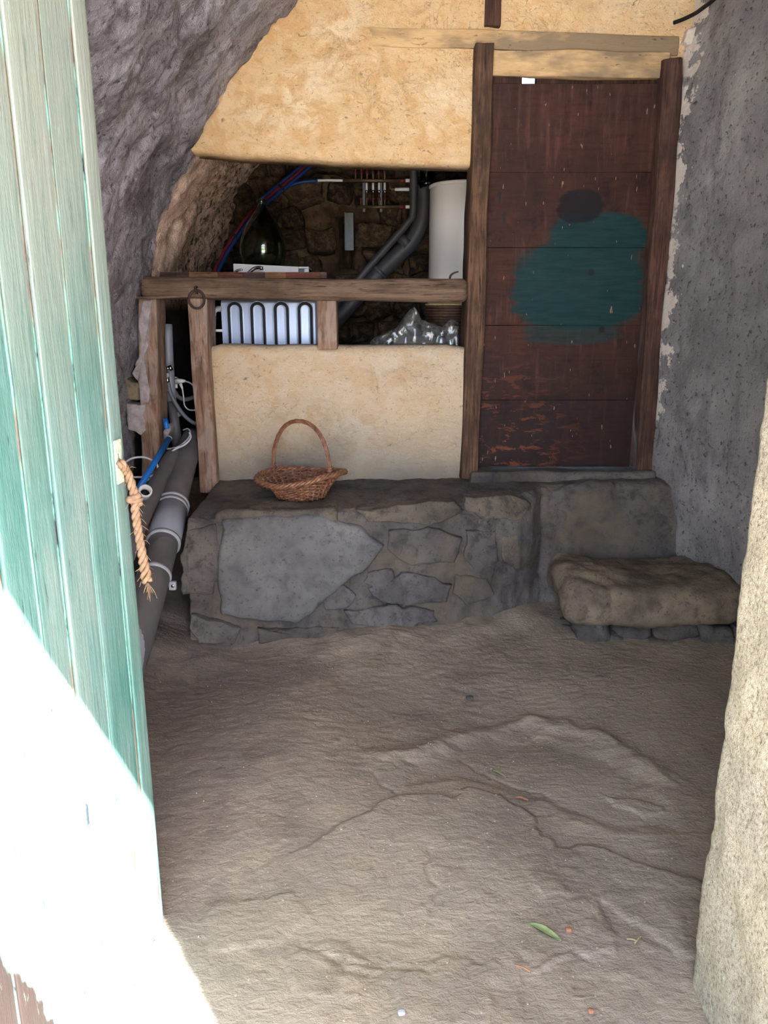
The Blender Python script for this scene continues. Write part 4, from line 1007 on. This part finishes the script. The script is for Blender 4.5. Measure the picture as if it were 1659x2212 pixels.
cable('power_cord', [(399, 823), (412, 828), (423, 840)], 0.004, WHITECABLE, 'upper grey power cord inside the dark gap', depth=4.09)
cable('power_cord', [(394, 839), (397, 862), (399, 876), (408, 885), (424, 886)], 0.004, WHITECABLE, 'lower grey power cord hanging inside the dark gap', depth=4.09)
cable('corrugated_hose', [(377, 845, 4.14), (386, 858, 4.14), (402, 863, 4.14), (424, 856, 4.14)], 0.012, DARKPVC, 'dark hose sagging across the narrow gap', 'hose')
v, f = box(aY(354, 845, 4.0), tuple(np.array(aY(358, 820, 3.98)) + np.array([0.002, 0.03, 0])), 0.002); thing('junction_box', (v, f), WHITEP, 'small white box beside the left post', 'box')
# stone block and pale plaster on the left wall
vf = relief_stone([(aY(a, b, 3.74)[0], aY(a, b, 3.74)[2]) for a, b in ((270, 820), (305, 824), (304, 862), (268, 862))], lambda X, Z: np.full_like(X, 3.735), 0.02, amp=0.004, back=0.1)
thing('stone_block', vf, BROWNST, 'small square stone block beside the left post', 'stone')
LIMEM = mat_plain('pale_lime_mortar', (158, 149, 150), 0.95, var=0.3, scale=28, bump=0.6)
for pts, lab in (([(300, 650), (326, 648), (322, 690), (312, 700), (316, 740), (310, 790), (318, 830), (314, 870), (304, 868), (300, 820), (285, 812), (296, 780), (300, 720)], 'ragged pale mortar strip along the left post'), ([(272, 870), (310, 872), (312, 935), (300, 945), (275, 930)], 'pale mortar patch below the square stone block')):
    vf = relief_stone([(aY(a, b, 3.72)[0], aY(a, b, 3.72)[2]) for a, b in pts], lambda X, Z: np.full_like(X, 3.735), 0.006, amp=0.004, back=0.1, jag=0.013, n=7)
    thing('mortar_patch', vf, LIMEM, lab, 'mortar')

# ------------------------------------------------------------------ iron ring and latch hook on the beam
rc = np.array(aY(425, 645, 3.70)); ir = empty('iron_ring', tuple(rc - np.array([0, 0, 0.045])), 'rusty iron pull ring hanging from the beam', 'ring')
a = np.linspace(0, 2 * math.pi, 40, endpoint=False); v, f = tube(np.stack([rc[0] + 0.036 * np.cos(a), rc[1] - 0.002 + 0.006 * np.sin(a), rc[2] - 0.004 + 0.040 * np.sin(a)], 1), 0.0058, 9, closed=True); mk('ring', v, f, IRON, ir)
v, f = tube([rc + np.array([0, 0.03, 0.05]), rc + np.array([0, -0.006, 0.052]), rc + np.array([0, -0.016, 0.04]), rc + np.array([0, -0.008, 0.026]), rc + np.array([0, 0.03, 0.024])], 0.0052, 8, sm=5); mk('staple', v, f, IRON, ir)
lc = np.array(aY(975, 604, 3.78)); lk = empty('latch_hook', tuple(lc), 'small bent iron latch lying on the beam before the tank', 'latch')
v, f = lathe([(0, 0), (0.03, 0), (0.028, 0.005), (0, 0.006)], tuple(lc - np.array([0, 0, 0.002])), 20); mk('base_disc', v, f, IRON, lk)
v, f = tube([lc + np.array([-0.008, 0, 0.0]), lc + np.array([-0.004, 0, 0.018]), lc + np.array([0.012, 0, 0.030]), lc + np.array([0.032, 0, 0.036])], [0.005, 0.005, 0.004, 0.0035], 8, sm=5); mk('lever', v, f, IRON, lk)

# ------------------------------------------------------------------ utility room contents
# butcher block counter
ct = empty('counter_top', (-0.69, 4.25, 1.655), 'butcher-block counter edge showing above the beam', 'counter')
ed = [345, 408, 470, 524, 572, 617, 690, 706]
for i, (a, b) in enumerate(zip(ed[:-1], ed[1:])):
    x0 = aY(a, 590, 3.885)[0]; x1 = aY(b, 590, 3.885)[0]
    v, f = box((x0, 3.885, 1.663), (x1 - 0.0006, 4.60, 1.692), 0.001); mk('stave', v, f, BUTCH[i % 3], ct, False)
# appliance with arched grooves
ax0, ax1 = aY(479, 700, 3.975)[0], aY(686, 700, 3.975)[0]
ap = empty('appliance', ((ax0 + ax1) / 2, 4.25, 0.655), 'pale blue-grey steel appliance back with four arched grooves', 'appliance')
v, f = rbox((ax0 + 0.004, 3.995, 0.665), (ax1 - 0.004, 4.52, 1.56), 0.012, 0.08); mk('casing', v, f, STEELB, ap)
gxs = np.linspace(ax0, ax1, 250); gzs = np.r_[np.linspace(0.68, 1.29, 20), np.linspace(1.295, 1.563, 130)]
A, B = np.meshgrid(gxs, gzs, indexing='ij'); A = A.ravel(); B = B.ravel(); y = np.full_like(A, 3.978)
for px in (507, 556.5, 607.5, 659):
    cx_ = aY(px, 690, 3.975)[0]; rw = 0.0305; zt_ = 1.518
    d = np.where(B > zt_, np.hypot(A - cx_, B - zt_), np.abs(A - cx_)); e = np.abs(d - rw)
    y += 0.010 * sstep(0.0085, 0.0055, e); y -= 0.003 * sstep(0.0125, 0.0095, e) * (1 - sstep(0.0095, 0.0075, e))
    aa = np.linspace(0, math.pi, 15); pts_ = np.concatenate([[(cx_ + rw, 3.986, 0.9)], np.stack([cx_ + rw * np.cos(aa), np.full(15, 3.986), zt_ + rw * np.sin(aa)], 1), [(cx_ - rw, 3.986, 0.9)]])
    v, f = tube(pts_, 0.0062, 8); mk('groove_shade_strip', v, f, BLACK, ap)  # black strip laid in to darken the groove like deep shade
edge = np.minimum(ax1 - A, 1.563 - B); y += 0.018 * (1 - sstep(0, 0.016, edge)) ** 2
mk('pressed_panel', np.stack([A, y, B], 1), gridfaces(len(gxs), len(gzs)), STEELB, ap)
ih = empty('inlet_hose', tuple(aY(462, 740, 3.97)), 'grey inlet hose with pale elbow left of the appliance', 'hose')
v, f = tube([aY(477, 665, 3.985), aY(471, 667, 3.965), aY(464, 673, 3.96), aY(463, 682, 3.96)], 0.010, 12, sm=5); mk('elbow', v, f, PALEPVC, ih)
v, f = tube([aY(475, 668, 3.985), aY(470, 667, 3.965)], 0.014, 8); mk('nut', v, f, PALEPVC, ih)
v, f = tube([aY(463, 681, 3.96), aY(463, 688, 3.96)], 0.0098, 12); mk('ferrule', v, f, CHROME, ih)
v, f = tube([aY(463, 687, 3.96), aY(463, 705, 3.965), aY(458, 728, 3.97), aY(450, 752, 3.98)], 0.0085, 12, sm=6); mk('hose_run', v, f, HOSE, ih)
v, f = tube([aY(464, 714, 3.985), aY(482, 714, 3.985)], 0.007, 10); thing('hose_clip', (v, f), WHITEP, 'small white clip under the inlet hose', 'clip')
# white box + tap spout on the counter
wbx = empty('white_box', (-0.6, 4.2, 1.693), 'flat white box lying on the counter behind the tap', 'box')
xa, xb = aY(504, 580, 4.15)[0], aY(645, 580, 4.15)[0]
v, f = box((xa, 4.15, 1.693), (xb, 4.33, 1.747), 0.003); v[:, 2] -= (v[:, 0] - xa) * 0.045 * (v[:, 2] > 1.72); mk('carton', v, f, WHITEP, wbx, False)
xc_ = aY(657, 580, 4.15)[0]; xd = aY(667, 580, 4.15)[0]
v, f = box((xb, 4.16, 1.693), (xd, 4.33, 1.722), 0.002); mk('inner_tray', v, f, mat_plain('teal_tray', (60, 92, 100), 0.4), wbx, False)
v, f = box((xb + 0.0005, 4.15, 1.722), (xd, 4.33, 1.732), 0.002); mk('lid_edge', v, f, WHITEP, wbx, False)
v, f = box((xc_, 4.148, 1.693), (xd, 4.33, 1.7215), 0.002); mk('end_flap', v, f, WHITEP, wbx, False)
fa = empty('kitchen_tap', tuple(aY(537, 592, 4.05)), 'curved chrome tap spout in front of the white box', 'tap')
fz = 1.693
def cpt(px, py, Y): return np.array(aY(px, py, Y))
v, f = tube([cpt(534, 594, 4.05), cpt(541, 586, 4.05), cpt(550, 579.5, 4.05), cpt(558, 578, 4.05), cpt(564, 578, 4.05)], [0.010, 0.009, 0.008, 0.008, 0.008], 12, sm=5); mk('spout', v, f, CHROME, fa)
v, f = tube([cpt(564, 576, 4.05), cpt(565, 583, 4.05)], 0.010, 12); mk('nozzle', v, f, CHROME, fa)
v, f = tube([cpt(506, 588, 4.05), cpt(514, 584, 4.05), cpt(524, 582.5, 4.05)], [0.006, 0.006, 0.004], 8, sm=4); mk('lever', v, f, CHROME, fa)
v, f = tube([(cpt(534, 594, 4.05)[0], 4.05, 1.692), cpt(534, 593, 4.05)], 0.014, 14); mk('base', v, f, CHROME, fa)
v, f = tube([cpt(534, 592, 4.05), cpt(506, 589, 4.05)], 0.006, 10); mk('lever_arm', v, f, CHROME, fa)
# demijohn
dj = np.array(aY(567, 500, 4.46)); dj[2] = 1.693
ztop = aY(567, 431, 4.46)[2] - 1.693; R_ = 0.128
po = [(0, 0), (.055, .001), (.08, .012), (.112, .07), (R_, .135), (.122, .19), (.098, .255), (.066, .305), (.036, .345), (.024, .37), (.021, ztop - .02), (.027, ztop - .017), (.027, ztop - .004), (.022, ztop)]
poc = crom([(a, b, 0) for a, b in po], 4)[:, :2]; poc[:, 0] = np.maximum(poc[:, 0], 0)
pin = [(max(0, r - 0.003), z + (0.003 if z < 0.1 else 0)) for r, z in poc[::-1]]; pin[-1] = (0, 0.004)
djo = empty('demijohn', tuple(dj), 'dark green glass demijohn on the counter behind the white box', 'bottle')
v, f = lathe(np.concatenate([poc, np.array(pin)]), tuple(dj), 48); mk('glass_body', v, f, GLASSG, djo)
# tank
tk = empty('water_tank', (0.455, 4.60, 0.655), 'tall white enamel water tank beside the timber post', 'tank')
tzt = aY(960, 389, 4.42)[2]
v, f = lathe([(0, tzt - .655), (.17, tzt - .655), (.188, tzt - .658), (.198, tzt - .668), (.20, tzt - .69), (.20, 0.05), (.19, 0.03), (0, 0.03)], (0.455, 4.60, 0.655), 64); mk('shell', v, f[::1], ENAMEL, tk)
v, f = lathe([(.196, tzt - .672), (.204, tzt - .668), (.204, tzt - .656), (.196, tzt - .653)], (0.455, 4.60, 0.655), 64); mk('lid_rim', v, f, ENAMEL, tk)
v, f = lathe([(0.15, 0), (0.17, 0), (0.17, 0.04), (0.15, 0.04)], (0.455, 4.60, 0.655), 32); mk('foot_ring', v, f, BLACK, tk)
# flue and drain pipes
fd = empty('vent_duct', tuple(aY(920, 402, 4.98)), 'clear plastic duct entering from above beside the tank', 'duct')
v, f = ringtube(aY(921, 330, 4.98), aY(922, 392, 4.98), 0.040, 0.037, 24); mk('duct_wall', v, f, CLEARPL, fd)
v, f = ringtube(aY(920, 390, 4.98), aY(923, 404, 4.98), 0.047, 0.040, 24); mk('duct_collar', v, f, CLEARPL, fd)
for k in range(3):
    v, f = tube([aY(911 + 8 * k, 352, 4.93), aY(912 + 8 * k, 372, 4.93)], 0.002, 6); mk('foil_rib', v, f, CHROME, fd)
P = [aY(917, 400, 5.02), aY(913, 470, 5.02), aY(890, 520, 5.02), aY(850, 560, 5.02), aY(800, 610, 5.0), aY(750, 665, 5.0), aY(700, 720, 5.0)]
lp = empty('waste_pipe', tuple(aY(700, 720, 5.0)), 'thick grey waste pipe slanting down left of the tank', 'pipe')
v, f = tube(P, 0.050, 20, sm=6); mk('pipe_run', v, f, BACKPVC, lp)
v, f = tube([aY(881, 516, 5.02), aY(868, 531, 5.02)], 0.055, 20); mk('socket_ring', v, f, BACKPVC, lp)
v, f = tube([aY(822, 584, 5.0), aY(817, 590, 5.0)], 0.054, 20); mk('pipe_clip', v, f, GALV, lp)
P = [aY(893, 345, 4.98), aY(892, 455, 4.98), aY(880, 482, 4.98), aY(830, 540, 4.98), aY(775, 602, 4.96), aY(725, 660, 4.96)]
thing('waste_pipe', tube(P, 0.022, 16, sm=6), BACKPVC, 'thin grey pipe above the thick slanting waste pipe', 'pipe')
thing('water_pipe', tube([aY(930, 340, 5.05), aY(940, 352, 5.05), aY(945, 372, 5.05)], 0.014, 10, sm=4), BLUEB, 'short blue pipe behind the clear duct', 'pipe')
thing('water_pipe', tube([aY(898, 350, 5.06), aY(899, 400, 5.06), aY(898, 470, 5.06)], 0.011, 10, sm=4), BLUEB, 'upright blue pipe behind the thin grey pipe', 'pipe')
thing('water_pipe', tube([aY(904, 410, 5.0), aY(905, 438, 5.0), aY(903, 450, 5.0)], 0.008, 10, sm=4), WHITEP, 'short white pipe beside the thick grey waste pipe', 'pipe')
# pipes along the vault
bun = [(690, 335, 5.02), (668, 352, 5.0), (640, 376, 4.97), (605, 405, 4.93), (570, 434, 4.88), (535, 468, 4.83), (508, 505, 4.78), (485, 542, 4.72), (466, 580, 4.66), (452, 615, 4.6)]
for off, mt, lab in (((0, 0), REDP, 'red heating pipe curving along the vault'), ((6, 5), BLUEB, 'blue water pipe curving along the vault, below the red one'), ((-5, -4), BLUEB, 'upper blue water pipe beside the red one on the vault')):
    pts = [(a + off[0], b + off[1], c + (0.01 if off[0] < 0 else 0)) for a, b, c in bun]
    if off[0] < 0: pts = pts[:5]
    cable('heating_pipe' if mt is REDP else 'water_pipe', pts, 0.0105, mt, lab, 'pipe', sides=10)
cable('water_pipe', [(598, 412, 4.93), (620, 403, 4.95), (650, 394, 4.97), (686, 390, 4.98)], 0.0105, BLUEB, 'blue pipe branching right towards the manifold', 'pipe', sides=10)
cable('water_pipe', [(685, 390, 4.98), (710, 389.5, 4.98), (740, 390, 4.99)], 0.0075, WHITEP, 'white pipe end joining the blue branch to the manifold', 'pipe', sides=10)
for px, py, Yc, lab in ((607, 406, 4.92, 'upper black tie around the red and blue pipes'), (505, 507, 4.77, 'lower black tie around the red and blue pipes')):
    c = np.array(aY(px, py, Yc)); tn = np.array(aY(px + 8, py - 8, Yc + 0.01)) - c; tn /= np.linalg.norm(tn)
    v, f = tube([c - tn * 0.003, c + tn * 0.003], 0.025, 12); thing('cable_tie', (v, f), BLACK, lab, 'cable tie')
# manifold
YM = 5.02
mf = empty('pipe_manifold', tuple(aY(810, 455, YM)), 'brass heating manifold with rows of valves on the stone wall', 'manifold')
def mp(px, py, dy=0.0): return np.array(aY(px, py, YM + dy))
RED2 = mat_plain('red_valve_grip', (96, 34, 34), 0.5)
for (x0, x1, y) in ((740, 868, 390), (772, 866, 447)):
    v, f = tube([mp(x0, y), mp(x1, y)], 0.0095, 12); b_ = mk('bar', v, f, BRASS, mf)
    v, f = tube([mp(862, y), mp(876, y)], 0.011, 10); mk('stop_valve', v, f, RED2, mf)
    v, f = tube([mp(872, y), mp(890, y)], 0.010, 10); mk('white_outlet', v, f, WHITEP, mf)
for px in (768, 781, 793, 806, 818, 831):
    v, f = tube([mp(px, 356), mp(px, 388)], 0.0055, 8); vb_ = mk('valve', v, f, BRASS, mf)
    v, f = tube([mp(px, 369), mp(px, 376)], 0.009, 8); mk('grip', v, f, RED2, vb_)
    v, f = tube([mp(px, 354), mp(px, 359)], 0.007, 8); mk('tip', v, f, PALEPVC, vb_)
for px in (780, 792, 806, 819, 831):
    if px != 780:
        v, f = tube([mp(px, 395), mp(px, 411)], 0.0075, 8); mk('sleeve', v, f, WHITEP, mf)
        v, f = tube([mp(px, 411), mp(px, 417)], 0.0085, 8); mk('ferrule', v, f, CHROME, mf)
    v, f = tube([mp(px, 417 if px != 780 else 424), mp(px, 445)], 0.0055, 8); vb_ = mk('valve', v, f, BRASS, mf)
    v, f = tube([mp(px, 426), mp(px, 433)], 0.0095, 8); mk('grip', v, f, RED2, vb_)
for px in (786, 823):
    v, f = box(mp(px - 2.5, 457) + np.array([0, 0.012, 0]), mp(px + 2.5, 394) + np.array([0, 0.018, 0])); mk('bracket', v, f, GALV, mf, False)
v, f = tube([mp(843, 392), mp(843, 407), mp(846, 409), mp(856, 409)], 0.0055, 8); mk('elbow', v, f, BRASS, mf)
v, f = tube([mp(853, 409), mp(884, 409)], 0.010, 10); mk('white_outlet', v, f, WHITEP, mf)
v, f = tube([mp(843, 450), mp(842, 459)], 0.008, 8); mk('drain_nipple', v, f, BRASS, mf)
# galvanised angle beside the niche
q0, q1 = np.array(aY(746, 460, 5.1)), np.array(aY(764, 541, 5.1))
v, f = box((q0[0], 5.09, q1[2]), (q1[0], 5.095, q0[2])); v2, f2 = box((q0[0] - 0.004, 5.06, q1[2]), (q0[0], 5.095, q0[2]))
sh_ = empty('metal_flashing', (q0[0], 5.09, q1[2]), 'grey sheet-metal angle beside the dark niche', 'flashing')
mk('face', v, f, GALV, sh_, False); mk('return_edge', v2, f2, GALV, sh_, False)
# hamper behind the bag
hc = (0.345, 4.26, 0.655); hz_ = 1.545 - 0.655
hm = empty('wicker_hamper', hc, 'tall dark wicker hamper behind the plastic bag', 'hamper')
for j in range(26):
    z = hz_ - 0.012 - j * 0.0145; th = np.linspace(0, 2 * math.pi, 72, endpoint=False); r = 0.118 + 0.003 * np.cos(th * 12 + (math.pi if j % 2 else 0))
    v, f = tube(np.stack([hc[0] + r * np.cos(th), hc[1] + r * np.sin(th), np.full_like(th, hc[2] + z)], 1), 0.0062, 5, closed=True); mk('weaver', v, f, DARKWICK, hm)
v, f = lathe([(0.112, 0.0), (0.114, hz_ - 0.01)], hc, 32); mk('lining', v, f, DARKWICK, hm)
th = np.linspace(0, 2 * math.pi, 48, endpoint=False); v, f = tube(np.stack([hc[0] + 0.12 * np.cos(th), hc[1] + 0.12 * np.sin(th), np.full_like(th, hc[2] + hz_)], 1), 0.0065, 7, closed=True); mk('rim', v, f, TWIG, hm)
# plastic bag
bx = np.linspace(0, 1, 90); bt = np.linspace(0, 1, 70)
A, B = np.meshgrid(bx, bt, indexing='ij'); A = A.ravel(); B = B.ravel()
X0, X1 = aY(800, 740, 4.02)[0], 0.378
topz = np.interp(A, [0, .12, .3, .42, .50, .58, .70, .82, .92, 1.0], [1.362, 1.395, 1.43, 1.50, 1.535, 1.47, 1.45, 1.43, 1.475, 1.46])
ang = B * math.pi
Xb = X0 + (X1 - X0) * A; Zb = 0.66 + (topz - 0.66) * np.sin(np.clip(ang, 0.0, math.pi)) ** 0.35
Yb = 4.05 - 0.065 * np.cos(ang)
PBg = np.stack([Xb, Yb, Zb], 1)
def ridge(p, fr, off): return 1 - np.abs(fbm(p, fr, 2, off=off))
cr = 0.020 * ridge(PBg, 11, 40) + 0.010 * ridge(PBg, 26, 50)
PBg[:, 1] += (cr - 0.018) * np.sign(np.cos(ang)) * -1.0; PBg[:, 2] += 0.5 * (cr - 0.02) * np.sin(ang)
thing('plastic_bag', (PBg, gridfaces(90, 70)), FILM, 'crumpled clear plastic bag in the right narrow opening', 'bag')
# straw bundle in the bag
v, f = rbox((X0 + 0.12, 4.02, 0.66), (X1 - 0.06, 4.085, 1.385), 0.03, 0.03, 0.012, 9, 2)
thing('grey_bundle', (v, f), mat_plain('grey_cloth', (120, 112, 104), 0.9, var=0.2, scale=20), 'grey bundle inside the clear plastic bag', 'bundle')

# ------------------------------------------------------------------ roof cable, floor litter
cable('electric_cable', [(1456, 49, 3.775), (1475, 42, 3.74), (1500, 30, 3.70), (1520, 16, 3.62), (1545, -4, 3.5), (1600, -60, 3.3)], 0.0085, BLACK, 'black cable reaching out of the plaster at the top right')
def leaf(name, px0, py0, px1, py1, w, mat, label, curl=0.006):
    a = np.array(aZ(px0, py0, 0.03)); b = np.array(aZ(px1, py1, 0.03)); d = b - a; s_ = np.array([-d[1], d[0], 0]); s_ /= np.linalg.norm(s_)
    m_ = (a + b) / 2; top = max(floor_h(a[0], a[1]), floor_h(b[0], b[1]), floor_h(m_[0], m_[1])) + 0.002
    V = []; n = 14
    for i in range(n + 1):
        t = i / n; ww = w * math.sin(math.pi * t) ** 0.8
        for k in range(-2, 3):
            p = a + d * t + s_ * ww * k / 2; V.append((p[0], p[1], top + curl * (abs(k) / 2) ** 1.5 + 0.5 * curl * math.sin(t * 5)))
    v = np.array(V); F = gridfaces(n + 1, 5)
    v2 = v.copy(); v2[:, 2] -= 0.0008
    F2 = F[:, ::-1] + len(v)
    e = empty(name, (m_[0], m_[1], top), label, 'leaf')
    mk('blade', np.concatenate([v, v2]), np.concatenate([F, F2]), mat, e)
    rb = np.array([V[i * 5 + 2] for i in range(n + 1)]) + np.array([0, 0, 0.0006]); vv, ff = tube(rb, 0.0009, 5); mk('midrib', vv, ff, TWIG, e)
leaf('fallen_leaf', 1142, 1997, 1212, 2030, 0.011, LEAF, 'green pointed leaf lying on the floor at the front')
leaf('fallen_leaf', 1066, 1668, 1092, 1680, 0.006, LEAF, 'tiny green leaf on the middle of the floor', 0.003)
leaf('fallen_leaf', 1112, 1730, 1140, 1733, 0.005, DRYLEAF, 'dry leaf in the hollow at the middle of the floor', 0.004)
for px, py, s, lab in ((1228, 2007, 0.011, 'small brown husk beside the green leaf'), (1278, 2165, 0.010, 'small brown husk near the bottom of the floor')):
    p = aZ(px, py, 0.03); vf = blob((p[0], p[1], floor_h(p[0], p[1]) + s * 0.35), (s * 1.3, s, s * 0.9), seed=px, n=5, amp=0.1); thing('seed_husk', vf, DRYLEAF, lab, 'husk')
for p0, p1, lab in (((1372, 2028), (1386, 2012), 'short straw twig lying at the right of the floor'), ((1112, 2078), (1146, 2092), 'thin reddish twig at the front of the floor'), ((337, 1492), (350, 1512), 'pale straw twig at the foot of the green door'), ((1355, 2020), (1376, 2024), 'broken straw twig beside the short one')):
    a = np.array(aZ(*p0, 0.03)); b = np.array(aZ(*p1, 0.03)); z = max(floor_h(a[0], a[1]), floor_h(b[0], b[1]), floor_h((a[0] + b[0]) / 2, (a[1] + b[1]) / 2)) + 0.003; a[2] = b[2] = z
    thing('twig', tube([a, (a + b) / 2 + np.array([0.001, 0.002, 0.001]), b], 0.0022, 7, sm=3), TWIG if 'reddish' not in lab else DRYLEAF, lab, 'twig')
for px, py, s, lab in ((1018, 1785 + 0, 0.012, 'pebble'), (1015, 1510, 0.02, 'dark flat pebble far back on the floor'), (868, 2163, 0.012, 'pale pebble at the front edge of the floor')):
    if lab == 'pebble': continue
    p = aZ(px, py, 0.05); vf = blob((p[0], p[1], floor_h(p[0], p[1]) + s * 0.25), (s * 1.4, s, s * 0.7), seed=px, n=5, amp=0.15); thing('pebble', vf, LEDGE if 'dark' in lab else PALEPVC, lab, 'pebble')
# fine grit: uncountable
gv = []; r4 = random.Random(3); bv, bf = blob((0, 0, 0), (1, 1, 1), seed=2, n=1, amp=0.2)
vv, ff = [], []; off = 0
for k in range(900):
    x = r4.gauss(0.25, 0.45); y = r4.uniform(1.25, 2.9)
    if not (-0.85 < x < 1.25): continue
    s = r4.choice((0.002, 0.0025, 0.003, 0.004, 0.006)); q = bv * np.array([s * r4.uniform(.8, 1.6), s, s * .8]) * 0.7; q = rot(q, r4.uniform(0, 6), 2, np.zeros(3)) + np.array([x, y, floor_h(x, y) + s * 0.2])
    vv.append(q); ff.append(bf + off); off += len(q)
tag(mk('floor_grit', np.concatenate(vv), np.concatenate(ff), mat_plain('pale_grit', (158, 146, 130), 0.9, var=0.35, scale=20), None, False), 'fine loose grit scattered over the floor', 'grit', kind='stuff')

# repeats of one kind share a group
GR = {'timber_post': 'upright timber posts of the far wall', 'timber_beam': 'horizontal timbers of the far wall', 'water_pipe': 'blue and white water pipes', 'waste_pipe': 'grey waste pipes', 'white_cable': 'white cables beside the drain pipe',
      'power_cord': 'power cords in the narrow gap', 'fallen_leaf': 'leaves fallen on the floor', 'seed_husk': 'husks on the floor', 'twig': 'twigs on the floor', 'pebble': 'pebbles on the floor', 'pipe_fitting': 'white pipe fittings',
      'mortar_patch': 'mortar patches by the left post', 'lime_patch': 'lime patches by the right wall', 'door_stop': 'strips above the brown door', 'cable_tie': 'ties around the vault pipes'}
for o in list(C.objects):
    k = o.name.split('.')[0]
    if o.parent is None and k in GR: o['group'] = GR[k]
